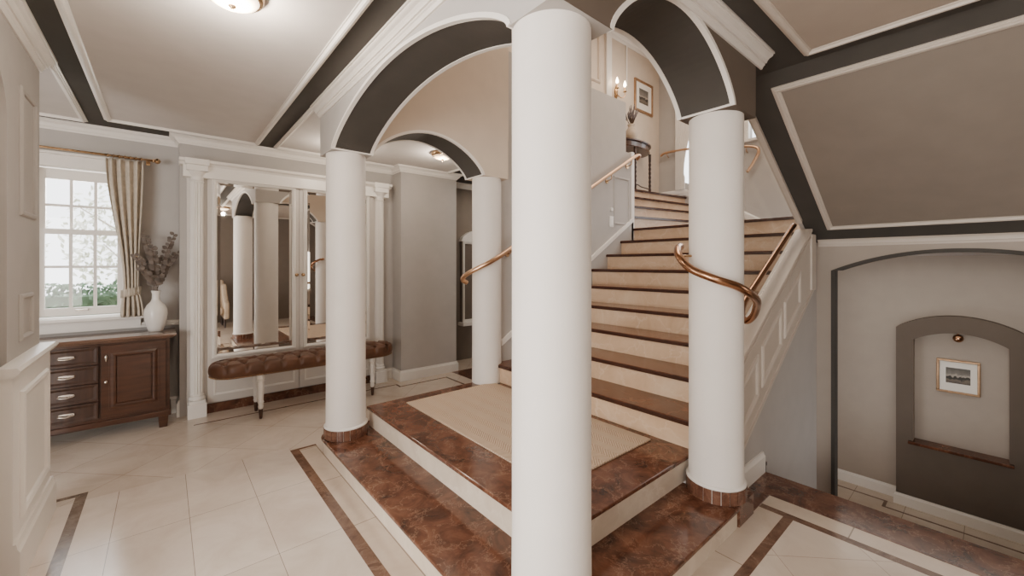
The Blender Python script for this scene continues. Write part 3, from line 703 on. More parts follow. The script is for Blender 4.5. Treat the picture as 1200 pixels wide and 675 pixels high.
# entablature
mb = MB(); mb.box(0.13, 2.14, YC-0.10, YC, WZ-0.14, WZ-0.02)
mb.sweep([(0, 0), (-0.10, 0), (-0.115, 0.02), (-0.14, 0.03), (-0.15, 0.055), (0, 0.055)], [(0.13, YC, WZ-0.03), (0.13, YC-0.0, WZ-0.03)][:1]+[(0.13, YC, WZ-0.03+0.0)] if False else [(0.10, YC, WZ-0.03), (2.17, YC, WZ-0.03)], (0,0,1))
mb.build('cornice', 'white', t, bevel=0.004)
def pilaster(cx):
    y = YC-0.095
    mb = MB(); seg = 40; r = 0.050; vs = []
    # fluted half-round shaft
    prof = []
    for k in range(seg+1):
        a = math.pi*k/seg; fl = 0.006*abs(math.sin(k*math.pi/5)); prof.append((cx-(r-fl)*math.cos(a), y+0.03-(r-fl)*math.sin(a)))
    mb.prism([(cx+r, YC), (cx-r, YC)]+prof, 'Z', 0.20, WZ-0.16); o = mb.build('pilaster_shaft', 'white', t)
    mb = MB(); mb.box(cx-0.072, cx+0.072, y-0.05, YC, 0, 0.135); mb.box(cx-0.064, cx+0.064, y-0.04, YC, 0.135, 0.16)
    mb.lathe([(0.062, 0.16), (0.068, 0.172), (0.062, 0.185), (0.054, 0.192), (0.058, 0.204), (0.05, 0.215)], (cx, y+0.03, 0), 32); mb.build('pilaster_base', 'white', t, bevel=0.003)
    mb = MB(); mb.lathe([(0.05, WZ-0.19), (0.058, WZ-0.18), (0.05, WZ-0.165), (0.054, WZ-0.13), (0.070, WZ-0.10), (0.078, WZ-0.085)], (cx, y+0.03, 0), 32)
    mb.box(cx-0.082, cx+0.082, y-0.052, YC, WZ-0.085, WZ-0.03); mb.box(cx-0.092, cx+0.092, y-0.062, YC, WZ-0.03, WZ+0.028); mb.build('pilaster_capital', 'white', t, bevel=0.004)
pilaster(0.235); pilaster(2.03)
MY = YC-0.055
for x0, x1, kx in ((0.315, 1.128, 1.098), (1.132, 1.945, 1.162)):
    mb = MB(); mb.box(x0, x1, MY, YC-0.03, 0.10, 2.32); d = mb.build('wardrobe_door', 'door', t, bevel=0.003)
    mx0, mx1 = (0.385, 1.062) if x0 < 1 else (1.20, 1.878)
    mb = MB(); mb.box(mx0, mx1, MY-0.004, MY, 0.565, 2.265); mb.build('mirror', 'mirror', d)
    mb = MB(); mb.sweep([(0.006, 0), (0.006, 0.012), (-0.004, 0.024), (-0.016, 0.028), (-0.022, 0.020), (-0.030, 0.018), (-0.034, 0)], yface(MY, mx0, mx1, 0.565, 2.265), (0,-1,0), True); mb.build('mirror_frame', 'white', d)
    # bevelled strip inside glass edge
    mb = MB(); mb.sweep([(0.012, 0.004), (0.034, 0.004), (0.034, 0.0055), (0.012, 0.0075)], yface(MY, mx0, mx1, 0.565, 2.265), (0,-1,0), True); mb.build('mirror_bevel', 'mirror', d)
    mb = MB(); mb.sweep([(0, 0), (0.018, 0), (0.014, 0.008), (0, 0.010)], yface(MY, mx0-0.02, mx1+0.02, 0.17, 0.44), (0,-1,0), True); mb.build('lower_panel', 'white', d)
    mb = MB(); mb.lathe([(0.004, 0), (0.016, 0.006), (0.020, 0.018), (0.015, 0.032), (0.004, 0.036)], (kx, MY-0.026, 1.32), 14)
    mb.tube([(kx, MY, 1.338), (kx, MY-0.026, 1.338)], 0.006, 8); mb.build('knob', 'brass', d, smooth=True)

# ------------------------------------------------------------------ tufted bench
bx0, bx1, by0, by1 = 0.30, 2.03, 4.40, 4.80
t = thing('tufted_bench', 'long brown leather tufted bench with rounded ends before the mirror wardrobe', 'bench', (1.16, 4.6, 0))
hw = (by1-by0)/2; cyb = (by0+by1)/2; rr = hw
def stad(u, inset=0.0):
    """point on rounded outline"""
    xa, xb = bx0+rr, bx1-rr; r = rr-inset; Ls = xb-xa; P = 2*Ls+2*math.pi*r; s = u*P
    if s < Ls: return (xa+s, cyb-r)
    s -= Ls
    if s < math.pi*r: a = -math.pi/2+s/r; return (xb+r*math.cos(a), cyb+r*math.sin(a))
    s -= math.pi*r
    if s < Ls: return (xb-s, cyb+r)
    s -= Ls; a = math.pi/2+s/r; return (xa+r*math.cos(a), cyb+r*math.sin(a))
# buttons on a diamond grid
btn = []
nx = 10; dx = (bx1-bx0-0.22)/nx
for j, yy in enumerate((cyb-0.10, cyb, cyb+0.10)):
    for i in range(nx+1 if j % 2 == 0 else nx):
        btn.append((bx0+0.11+dx*(i+(0.5 if j % 2 else 0)), yy))
def tuft(x, y):
    best = sorted(((x-a)**2+(y-b)**2)**0.5 for a, b in btn)[:2]
    d = best[0]; h = -0.030*math.exp(-(d/0.024)**2)
    return h
def pleat(x, y):
    # creases running along the diamond diagonals
    u = (x-(bx0+0.11))/dx; v = (y-cyb)/0.10
    if abs(y-cyb) > 0.105: # straight pleats running over the edge
        c = abs(((u) % 1.0)-0.0); c = min(c, 1-c); return -0.026*math.exp(-(c/0.085)**2) if x > bx0+0.1 and x < bx1-0.1 else 0
    a = (u+v/2) % 1.0; b = (u-v/2) % 1.0
    a = min(abs(a-0.5), 1); b = min(abs(b-0.5), 1)
    a = min((u+v/2+0.5) % 1.0, 1-(u+v/2+0.5) % 1.0); b = min((u-v/2+0.5) % 1.0, 1-(u-v/2+0.5) % 1.0)
    return -0.017*(math.exp(-(a/0.08)**2)+math.exp(-(b/0.08)**2))
ZB0, ZB1 = 0.42, 0.555
mb = MB(); NS = 260; vs = []; NR = 26
rings = []
for j in range(NR+1):
    q = j/NR
    # first 9 rings: side rising, then over the top inwards
    if q < 0.35:
        a = q/0.35; ins = 0.012-0.03*math.sin(a*math.pi*0.5)*1 + 0.0; z = ZB0+(ZB1-0.05-ZB0)*a; ins = 0.015*(1-math.sin(a*math.pi*0.5))-0.006*math.sin(a*math.pi)
    elif q < 0.55:
        a = (q-0.35)/0.20*math.pi/2; ins = 0.05*(1-math.cos(a)); z = ZB1-0.05+0.045*math.sin(a)
    else:
        a = (q-0.55)/0.45; ins = 0.05+(rr-0.055)*a; z = ZB1-0.005+0.01*math.sin(a*math.pi/2)
    for k in range(NS):
        x, y = stad(k/NS, ins)
        zz = z
        if q > 0.5: zz += tuft(x, y)+pleat(x, y)
        elif q > 0.1:
            f = (q-0.1)/0.4; pp = pleat(x, y)*f
            zz += pp*0.5; y += -pp*(1 if y < cyb else -1)*1.1
        vs.append((x, y, zz))
fs = []
for j in range(NR):
    for k in range(NS): k2 = (k+1) % NS; fs.append((j*NS+k, j*NS+k2, (j+1)*NS+k2, (j+1)*NS+k))
fs.append(tuple(NR*NS+k for k in range(NS))); fs.append(tuple(range(NS))[::-1])
mb.add(vs, fs); seat = mb.build('seat', 'leather', t, smooth=True)
mb = MB()
for a, b in btn: mb.lathe([(0.002, 0.004), (0.009, 0.002), (0.010, -0.004)], (a, b, ZB1-0.020), 8, False, False)
mb.v = [(x, y, z) for x, y, z in mb.v]; mb.build('button_tufts', 'leather', seat, smooth=True)['kind'] = 'stuff'
mb = MB()
for k in range(180):
    x, y = stad(k/180, 0.008); x2, y2 = x, y
    mb.lathe([(0.001, -0.006), (0.005, -0.004), (0.0065, 0), (0.005, 0.004), (0.001, 0.006)], (x2, y2, ZB0+0.010), 6, False, False)
mb.build('nailhead_trim', 'brass', seat)['kind'] = 'stuff'
for lx, ly in ((0.69, 4.47), (1.76, 4.47), (0.69, 4.73), (1.76, 4.73)):
    mb = MB(); mb.lathe([(0.016, 0.09), (0.020, 0.10), (0.024, 0.115), (0.020, 0.13), (0.024, 0.15), (0.028, 0.155), (0.022, 0.17), (0.026, 0.24), (0.029, 0.32), (0.026, 0.345), (0.032, 0.355), (0.026, 0.366), (0.034, 0.375), (0.034, 0.425)], (lx, ly, 0), 20)
    l = mb.build('leg', 'white', t, smooth='auto')
    mb = MB(); mb.lathe([(0.011, 0), (0.014, 0.01), (0.018, 0.07), (0.019, 0.092)], (lx, ly, 0), 16); mb.build('caster_sock', 'wood', l, smooth='auto')

# ------------------------------------------------------------------ corridor cabinet
t = thing('display_cabinet', 'narrow white framed cabinet on the dark corridor wall behind the farthest column', 'cabinet', (3.6, 5.2, 0.5))
mb = MB(); mb.sweep([(0,0),(0.04,0),(0.035,0.02),(0,0.03)], yface(5.19, 3.42, 3.78, 0.58, 1.80), (0,-1,0), True); mb.build('frame', 'white', t)
mb = MB(); mb.box(3.42, 3.78, 5.19, 5.25, 0.58, 1.80); mb.build('body', 'wall_taupe', t)
mb = MB(); mb.prism([(3.40, 1.80), (3.80, 1.80), (3.78, 1.86), (3.68, 1.93), (3.60, 1.96), (3.52, 1.93), (3.42, 1.86)], 'Y', 5.17, 5.25); mb.build('crest', 'white', t)
mb = MB(); mb.box(3.38, 3.82, 5.10, 5.25, 0.53, 0.58); mb.build('shelf', 'white', t, bevel=0.006)

# ------------------------------------------------------------------ main staircase
s = thing('staircase', 'wide marble staircase with dark treads climbing and turning left', 'staircase', (2.5, 2.2, ZP))
YI, YL = 1.15, 3.24
for k in range(1, 10):
    x = tx(k); x2 = tx(k+1) if k < 9 else 4.96; z = tz(k); y1 = YL if k > 1 else 3.20
    if k < 9:
        mb = MB(); mb.box(x+0.022, x2+0.02, YI, YL-0.001, tz(k-1), z-0.026); mb.build('riser', 'riser', s)
    if k < 9:
        mb = MB(); mb.box(x, x2+0.022, YI, YL-0.001, z-0.026, z)
        if k == 1: mb.box(x-0.0, x+0.10, YL-0.001, 3.40, z-0.026, z)
        tr = mb.build('tread', 'tread', s)
        mb = MB(); mb.box(x-0.008, x+0.012, YI, YL-0.001 if k > 1 else 3.405, z-0.034, z-0.006); mb.build('nosing', 'nosing', tr, bevel=0.004)
        if k == 1:
            mb = MB(); mb.box(x+0.022, x+0.10, YL-0.001, 3.39, ZP*0+0.0, z-0.026); mb.build('riser', 'riser', s)
# landing (level of step 9) and the turning flight
mb = MB(); mb.box(tx(9)+0.022, 7.3, YI, YL, tz(8), tz(9)-0.026); mb.box(4.96, 7.3, YL+0.001, 3.31, tz(8), tz(9)-0.027); mb.build('landing_body', 'riser', s)
mb = MB(); mb.box(tx(9), 7.3, YI, YL, tz(9)-0.026, tz(9)); mb.box(4.96, 7.3, YL+0.001, 3.31, tz(9)-0.026, tz(9)-0.0005); mb.build('landing', 'tread', s, bevel=0.003)
mb = MB(); mb.box(tx(9)-0.008, tx(9)+0.012, YI, YL, tz(9)-0.034, tz(9)-0.006); mb.build('nosing', 'nosing', s)
WL = [((4.96, 3.30), (7.3, 2.80)), ((4.96, 3.50), (7.3, 3.05)), ((4.96, 3.68), (7.3, 3.38)), ((4.96, 3.92), (7.3, 3.66)), ((4.96, 4.2), (7.3, 4.2))]
for i in range(4):
    k = 10+i; z = tz(k); (a0, a1), (b0, b1) = WL[i], WL[i+1]
    def ins(p, d): return (p[0], p[1]+d)
    mb = MB(); mb.prism([ins(a0, 0.02), ins(a1, 0.02), ins(b1, 0.05 if i < 3 else 0), ins(b0, 0.05 if i < 3 else 0)], 'Z', tz(k-1), z-0.026); mb.build('riser', 'riser', s)
    mb = MB(); mb.prism([a0, a1, ins(b1, 0.03 if i < 3 else 0), ins(b0, 0.03 if i < 3 else 0)], 'Z', z-0.026, z); tr = mb.build('tread', 'tread', s)
    mb = MB(); mb.prism([ins(a0, -0.008), ins(a1, -0.008), ins(a1, 0.012), ins(a0, 0.012)], 'Z', z-0.034, z-0.006); mb.build('nosing', 'nosing', tr)

# balustrade wall (panelled stringer) between main stairs and cellar steps
def zb(x): return 0.261+0.607*(x-2.86)      # lower edge
def zt(x): return 1.088+0.594*(x-3.233)     # upper edge
b_ = thing('panelled_stringer', 'white panelled sloping balustrade wall rising from the right column', 'balustrade', (3.4, 1.1, 0))
XE = 4.46
mb = MB(); mb.prism([(2.44, zb(2.44)), (XE, zb(XE)), (XE, 1.70), (4.33, 1.74), (2.44, zt(2.44))], 'Y', 1.05, 1.15); mb.build('panel_wall', 'greige_shaded', b_)
mb = MB(); mb.prism([(2.60, zt(2.60)-0.02), (4.36, zt(4.36)-0.02), (4.36, zt(4.36)+0.012), (2.60, zt(2.60)+0.012)], 'Y', 1.035, 1.165)
mb.prism([(2.60, zt(2.60)-0.07), (4.36, zt(4.36)-0.07), (4.36, zt(4.36)-0.045), (2.60, zt(2.60)-0.045)], 'Y', 1.04, 1.06); mb.build('sloping_cap', 'greige_shaded', b_, bevel=0.006)
mb = MB(); mb.box(4.34, 4.47, 1.035, 1.17, 1.22, 1.72); mb.build('end_post', 'greige_shaded', b_, bevel=0.01)
xs = [2.66, 3.13, 3.60, 4.07, 4.34]
for i in range(len(xs)-1):
    x0, x1 = xs[i]+0.04, xs[i+1]-0.03
    if i == 3: continue
    lo, hi = 0.14, -0.17
    c = [(x0, 1.05, zb(x0)+lo), (x1, 1.05, zb(x1)+lo), (x1, 1.05, zt(x1)+hi), (x0, 1.05, zt(x0)+hi)]
    mb = MB(); mb.sweep([(0,0),(0.035,0),(0.03,0.010),(0.016,0.016),(0.004,0.010)], c, (0,-1,0), True); mb.build('raised_moulding', 'greige_shaded', b_)
mb = MB(); mb.prism([(2.45, zb(2.45)-0.0), (XE, zb(XE)-0.0), (XE, zb(XE)+0.03), (2.45, zb(2.45)+0.03)], 'Y', 1.042, 1.05); mb.build('lower_rail', 'greige_shaded', b_)
# wall beneath
mb = MB(); mb.prism([(2.44, 0), (3.20, 0), (3.20, zb(3.20)), (2.44, zb(2.44))], 'Y', 1.055, 1.14); struct('wall_understair', mb, 'wall')
mb = MB(); mb.prism([(3.20, -1.3), (4.65, -1.3), (4.65, 1.70), (4.44, 1.70), (4.44, zb(4.44)), (3.20, zb(3.20))], 'Y', 1.075, 1.14); struct('wall_understair.001', mb, 'wall')
baseb('baseboard_understair', [(2.60, 1.055, 0), (3.20, 1.055, 0)], -1, 0.14)
mb = MB(); mb.tube([(3.243, 1.05, -0.15), (3.243, 1.05, 0.03)], 0.008, 10)
mb.tube([(3.243, 1.05, 0.03), (3.243, 1.05, 0.055)], 0.012, 10)
tag(mb.build('door_stop', 'woodd', bevel=0.003), 'small brown peg at the corner of the marble floor edge', 'stop')
mb = MB(); mb.box(3.0, 3.12, 3.1, 3.2, 2, 2.1)
# glass above balustrade
mb = MB(); gxs = [(2.95, zt(2.95)+0.02), (4.30, zt(4.30)+0.01), (4.30, zs(4.30)-0.035), (2.95, ZC-0.035)]
mb.prism(gxs, 'Y', 1.135, 1.143); tag(mb.build('glass_panel', 'balglass'), 'clear glass panel between the sloping white balustrade and the ceiling slope', 'glass panel')

# left stair wall / parapet
mb = MB(); mb.box(2.60, 4.78, YL, 3.34, 0, 3.65); mb.box(4.78, 4.95, YL, 3.34, 0, 2.98); mb.box(4.85, 4.95, 3.34, 4.2, 0, 2.90); struct('wall_stair_left', mb, 'wall')
mb = MB(); mb.box(4.90, 4.965, YL-0.012, YL+0.05, tz(8), 3.0); struct('trim_22', mb, 'white')
mb = MB()
def nl(x): return tz(1)+(x-tx(1))*RI/G
mb.prism([(2.60, nl(2.60)-0.2), (4.94, nl(4.94)-0.2), (4.94, nl(4.94)+0.12), (2.60, nl(2.60)+0.12)], 'Y', YL-0.012, YL)
struct('baseboard_stair', mb, 'wall')
mb = MB(); mb.prism([(2.60, nl(2.60)+0.10), (4.94, nl(4.94)+0.10), (4.94, nl(4.94)+0.155), (2.60, nl(2.60)+0.155)], 'Y', YL-0.024, YL)
struct('trim_23', mb, 'white')
wall_frame('trim_24', yface(YL, 4.50, 4.86, 1.98, 2.62), (0,-1,0), 'wall')
# switches
sw = thing('light_switch', 'white double light switch on the gray stair wall below the handrail', 'switch', (4.45, 3.22, 2.05))
mb = MB(); mb.box(4.41, 4.49, YL-0.012, YL, 1.94, 2.08); mb.build('plate', 'plastic', sw, bevel=0.003)
mb = MB(); mb.box(4.425, 4.475, YL-0.018, YL-0.012, 1.955, 2.065); mb.build('rocker', 'plastic', sw, bevel=0.002)
sw = thing('wall_thermostat', 'small round white dial above the light switch on the gray stair wall', 'thermostat', (4.45, 3.22, 2.18))
mb = MB(); mb.tube([(4.45, YL, 2.17), (4.45, YL-0.02, 2.17)], 0.024, 20); mb.build('dial', 'plastic', sw, bevel=0.003)

# handrails
t = thing('handrail', 'pale brass handrail climbing the gray parapet wall left of the stairs', 'handrail', (2.4, 3.15, 1.3))
pts = catmull([(2.27, 3.36, 1.27), (2.22, 3.36, 1.30), (2.21, 3.30, 1.345), (2.25, 3.20, 1.40), (2.37, 3.10, 1.48), (2.60, 3.10, 1.60), (3.2, 3.15, 1.95), (3.9, 3.16, 2.36), (4.60, 3.16, 2.76), (4.90, 3.16, 2.93), (5.0, 3.17, 2.95), (5.05, 3.24, 2.93)], 8)
mb = MB(); mb.tube(pts, 0.022, 14); mb.build('rail', 'palebrass', t, smooth=True)
for x in (2.68, 3.3, 3.9, 4.35, 4.8):
    z = 1.60+(x-2.6)*0.578
    mb = MB(); mb.tube(catmull([(x, 3.16, z-0.02), (x, 3.17, z-0.07), (x, YL, z-0.09)], 5), 0.007, 8); mb.tube([(x, YL-0.001, z-0.09), (x, YL-0.012, z-0.09)], 0.028, 14); mb.build('bracket', 'brass', t, smooth='auto')
t = thing('handrail', 'copper handrail curling around the right white column and up the balustrade', 'handrail', (2.7, 1.0, 1.2))
pts = catmull([(2.42, 1.25, 1.56), (2.33, 1.22, 1.54), (2.25, 1.165, 1.49), (2.232, 1.09, 1.425), (2.262, 0.975, 1.372), (2.345, 0.895, 1.333), (2.45, 0.868, 1.29), (2.60, 0.885, 1.245), (2.76, 0.94, 1.19), (2.88, 1.0, 1.12), (2.95, 1.065, 1.075), (3.02, 1.12, 1.10), (3.12, 1.14, 1.185), (3.4, 1.14, 1.345), (4.0, 1.14, 1.675), (4.22, 1.14, 1.795)], 9)
mb = MB(); mb.tube(pts, 0.022, 16); mb.build('rail', 'copper', t, smooth=True)
mb = MB(); mb.tube([(2.29, 1.20, 1.50), (2.36, 1.13, 1.50)], 0.007, 8); mb.build('bracket', 'brass', t)
t = thing('handrail', 'pale brass handrail on the outer wall beside the upper stair window', 'handrail', (7.2, 3.0, 3.3))
mb = MB(); mb.tube(catmull([(7.22, 2.60, 2.95), (7.22, 2.50, 3.10), (7.22, 2.43, 3.27), (7.22, 2.55, 3.36), (7.22, 3.0, 3.44), (7.22, 3.5, 3.53), (7.22, 4.0, 3.56), (7.22, 4.12, 3.52)], 8), 0.022, 12); mb.build('rail', 'palebrass', t, smooth=True)
for y, z in ((2.62, 3.37), (3.45, 3.52), (4.0, 3.56)):
    mb = MB(); mb.tube([(7.22, y, z), (7.25, y, z-0.07), (7.3, y, z-0.08)], 0.008, 8); mb.build('bracket', 'palebrass', t)

# ------------------------------------------------------------------ upper stair hall
mb = MB()
wy0, wy1, wa, wb = 3.05, 3.80, 2.80, 4.7
mb.box(7.3, 7.5, 1.1, 2.25, 1.9, 5.4); mb.box(7.3, 7.5, 2.25, 2.62, 1.9, 3.5); mb.box(7.3, 7.5, 2.25, 2.62, 4.8, 5.4); mb.box(7.3, 7.5, 2.62, wy0, 1.9, 5.4)
mb.box(7.3, 7.5, wy0, wy1, 1.9, wa); mb.box(7.3, 7.5, wy0, wy1, wb, 5.4); mb.box(7.3, 7.5, wy1, 4.35, 1.9, 5.4)
struct('wall_outer', mb, 'wall')
for n, (a, b, c, d) in enumerate(((wy0, wy1, wa, wb), (2.25, 2.62, 3.5, 4.8))):
    mb = MB(); f = 0.05
    mb.box(7.27, 7.36, a-0.05, a+0.02, c-0.03, d+0.05); mb.box(7.27, 7.36, b-0.02, b+0.05, c-0.03, d+0.05); mb.box(7.24, 7.36, a-0.06, b+0.06, c-0.04, c); mb.box(7.28, 7.36, a, b, d, d+0.05)
    mb.box(7.33, 7.36, (a+b)/2-0.015, (a+b)/2+0.015, c, d); mb.box(7.33, 7.36, a, b, (c+d)/2-0.015, (c+d)/2+0.015)
    w_ = struct('window_%d' % (n+2), mb, 'white')
    mb = MB(); mb.box(7.34, 7.345, a, b, c, d); mb.build('pane', 'pane', w_)
# sheer curtain on the upper window
t = thing('sheer_curtain', 'white sheer curtain at the upper stair window right of the console table', 'curtain', (7.25, 3.4, 2.8))
mb = MB(); vs = []; NU = 60; NV = 30
for j in range(NV+1):
    v = j/NV; z = 4.9-(4.9-2.83)*v; g = min(1, v*1.15); yl = 3.83; yr = 3.30+0.36*(math.sin(g*math.pi/2)**2) if v < 0.87 else 3.66-0.02
    for i in range(NU+1):
        u = i/NU; vs.append((7.22+0.02*math.sin(u*2*math.pi*7), yl+(yr-yl)*u, z))
mb.add(vs, [(j*(NU+1)+i, j*(NU+1)+i+1, (j+1)*(NU+1)+i+1, (j+1)*(NU+1)+i) for j in range(NV) for i in range(NU)]); mb.build('drape', 'white', t, smooth=True)
YU = 4.2
mb = MB(); mb.box(1.0, 7.3, YU, YU+0.15, ZC+0.03, 5.4); struct('wall_upper', mb, 'wall_warm')
mb = MB(); mb.box(0.9, 7.5, 1.0, 4.35, 5.4, 5.5); struct('ceiling_upper', mb, 'ceil')
mb = MB(); mb.box(0.9, 1.0, 1.0, 4.2, 2.7, 5.4); mb.box(1.0, 7.5, 0.9, 1.0, ZC+0.05, 5.4); struct('wall_upper.001', mb, 'wall_warm')
mb = MB(); mb.box(1.0, 4.95, 3.34, 4.2, ZC+0.01, ZU); mb.box(1.0, 1.1, 1.0, 3.34, ZC+0.03, ZC+0.06); struct('floor_upper', mb, 'tread')
cornice('trim_25', [(1.0, YU, 5.4), (7.3, YU, 5.4), (7.3, 1.2, 5.4)], 0.09, 0.10, side=-1)
# skirting on outer wall: level, then rising
mb = MB(); mb.prism([(1.16, tz(9)), (1.16, 2.30), (2.41, 2.30), (3.0, 2.64), (3.66, 2.95), (4.2, 2.95), (4.2, ZU), (3.66, ZU), (2.6, tz(9))], 'X', 7.285, 7.3); struct('baseboard_outer', mb, 'wall')
mb = MB(); mb.sweep([(0, 0), (0.03, 0), (0.03, 0.09), (0.015, 0.11), (0, 0.11)][::1] if False else [(0, 0), (0, 0.025), (0.02, 0.035), (0.09, 0.03), (0.11, 0.02), (0.12, 0)], [(7.285, 1.2, 2.18), (7.285, 2.41, 2.18), (7.285, 3.0, 2.53), (7.285, 3.66, 2.83), (7.285, 4.2, 2.83)], (-1,0,0)); struct('trim_26', mb, 'white')
baseb('baseboard_upper', [(4.95, YU, ZU), (7.3, YU, ZU)], -1, 0.12)
# tall white wall panel and pilaster strip behind parapet
wall_frame('trim_27', yface(YU, 4.75, 5.46, 4.42, 5.25), (0,-1,0), 'wall_warm', [(0,0),(0.06,0),(0.05,0.02),(0.02,0.03),(0,0.01)])
mb = MB(); mb.box(5.60, 5.74, YU-0.04, YU, 2.8, 5.3); mb.box(6.18, 6.22, YU-0.02, YU, 4.6, 5.3); struct('trim_28', mb, 'white', bevel=0.006)

# console table
t = thing('console_table', 'dark half-moon console table on the upper landing against the pale wall', 'table', (6.13, 4.0, ZU))
tcx, trx, ty = 6.13, 0.60, 0.38; ZT = 3.53
def half(r1, r2, n=28): return [(tcx+r1*math.cos(a), YU-0.01-r2*math.sin(a)) for a in [math.pi*i/n for i in range(n+1)]]
mb = MB(); mb.prism(half(trx, ty), 'Z', ZT-0.022, ZT); mb.build('table_top', 'wood', t, bevel=0.005)
mb = MB(); mb.prism(half(trx-0.035, ty-0.035), 'Z', ZT-0.12, ZT-0.022); mb.build('apron', 'wood', t, bevel=0.002)
mb = MB(); q = half(trx-0.03, ty-0.03); mb.sweep([(0, 0), (0.008, 0.004), (0, 0.010)], [(x, y, ZT-0.115) for x, y in q], (0,0,1)); mb.build('beading', 'brass', t)
legs = [(5.69, 4.12), (5.985, 3.875), (6.60, 3.975)]
for lx, ly in legs:
    mb = MB(); H_ = ZT-0.12-ZU
    prof = [(0.012, 0), (0.02, 0.01), (0.016, 0.05)]
    z = 0.05
    for k in range(7): prof += [(0.017, z), (0.025, z+0.035), (0.017, z+0.07)]; z += 0.075
    prof += [(0.022, z+0.02), (0.024, H_)]
    mb.lathe(prof, (lx, ly, ZU), 14); mb.build('leg', 'woodd', t, smooth=True)
mb = MB(); mb.tube(catmull([(5.69, 4.12, ZU+0.10), (5.985, 3.875, ZU+0.10), (6.27, 3.94, ZU+0.10), (6.60, 3.975, ZU+0.10)], 6), 0.010, 8); mb.build('stretcher', 'woodd', t)
# vase with lavender
mb = MB(); mb.lathe([(0.05, 0), (0.06, 0.01), (0.095, 0.08), (0.105, 0.14), (0.09, 0.20), (0.055, 0.245), (0.05, 0.27), (0.066, 0.30), (0.06, 0.30), (0.04, 0.27)], (6.06, 4.0, ZT), 32, True, False)
tag(mb.build('vase', 'vaseb', smooth=True), 'squat beige vase on the half-moon console table', 'vase')
t = thing('dried_lavender', 'bunch of dried gray lavender in the beige vase on the console table', 'dried flowers', (6.06, 4.0, ZT+0.2))
mb = MB(); mb2 = MB(); rnd = random.Random(4)
for k in range(34):
    a = rnd.uniform(0, 2*math.pi); r = rnd.uniform(0.03, 0.20); hh = rnd.uniform(0.16, 0.34)
    p0 = Vector((6.06, 4.0, ZT+0.18)); p1 = Vector((6.06+0.15*r*math.cos(a), 4.0+0.15*r*math.sin(a), ZT+0.30)); p2 = Vector((6.06+r*math.cos(a), 4.0+0.6*r*math.sin(a), ZT+0.28+hh))
    mb.tube([p0, p1, p2], 0.003, 5); mb2.tube([p1.lerp(p2, 0.55), p1.lerp(p2, 0.8), p2], [0.006, 0.011, 0.003], 6)
mb.build('stems', 'stem', t); mb2.build('flower_spikes', 'lav', t)

# pictures
def picture(axis, c, w, h, label, matw):
    """axis 'Y': hangs on a wall facing -Y at y=c[1];  'X': wall facing -X"""
    t = thing('framed_picture', label, 'picture', c, 'small framed landscape prints')
    def bx(mb, u0, u1, d0, d1, z0, z1):
        if axis == 'Y': mb.box(c[0]+u0, c[0]+u1, c[1]-d1, c[1]-d0, c[2]+z0, c[2]+z1)
        else: mb.box(c[0]-d1, c[0]-d0, c[1]+u0, c[1]+u1, c[2]+z0, c[2]+z1)
        return mb
    f = 0.035*w/0.5; mb = MB()
    bx(mb, -w/2, w/2, 0.0, 0.03, -h/2, -h/2+f); bx(mb, -w/2, w/2, 0.0, 0.03, h/2-f, h/2); bx(mb, -w/2, -w/2+f, 0.0, 0.03, -h/2+f, h/2-f); bx(mb, w/2-f, w/2, 0.0, 0.03, -h/2+f, h/2-f)
    mb.build('frame', 'gold', t, bevel=0.006)
    bx(MB(), -w/2+f, w/2-f, 0.004, 0.012, -h/2+f, h/2-f).build('mount', 'paper', t)
    a, b = matw; bx(MB(), -w*a/2, w*a/2, 0.012, 0.014, -h*b/2+0.01, h*b/2+0.01).build('print', 'print', t)
    return t
picture('Y', (6.745, YU, 4.53), 0.60, 0.58, 'framed gray print on the pale wall above the console table', (0.50, 0.46))
# sconce
t = thing('wall_sconce', 'brass wall sconce with two glowing candle bulbs above the stair parapet', 'wall lamp', (5.88, YU, 4.45))
mb = MB(); mb.lathe([(0.01, -0.12), (0.03, -0.09), (0.02, -0.04), (0.035, 0), (0.02, 0.06), (0.006, 0.12)], (5.88, YU-0.02, 4.40), 16); mb.build('backplate', 'brass', t, smooth=True)
for sx in (-0.11, 0.11):
    mb = MB(); mb.tube(catmull([(5.88, YU-0.03, 4.36), (5.88+sx*0.5, YU-0.09, 4.29), (5.88+sx, YU-0.12, 4.33), (5.88+sx, YU-0.12, 4.39)], 5), 0.008, 8)
    mb.lathe([(0.006, 0), (0.035, 0.012), (0.03, 0.02)], (5.88+sx, YU-0.12, 4.385), 14); mb.lathe([(0.014, 0.02), (0.014, 0.09)], (5.88+sx, YU-0.12, 4.385), 12); a_ = mb.build('arm', 'brass', t, smooth='auto')
    mb = MB(); mb.lathe([(0.010, 0), (0.026, 0.03), (0.022, 0.06), (0.004, 0.11)], (5.88+sx, YU-0.12, 4.475), 12); mb.build('candle_bulb', 'flame', a_, smooth=True)

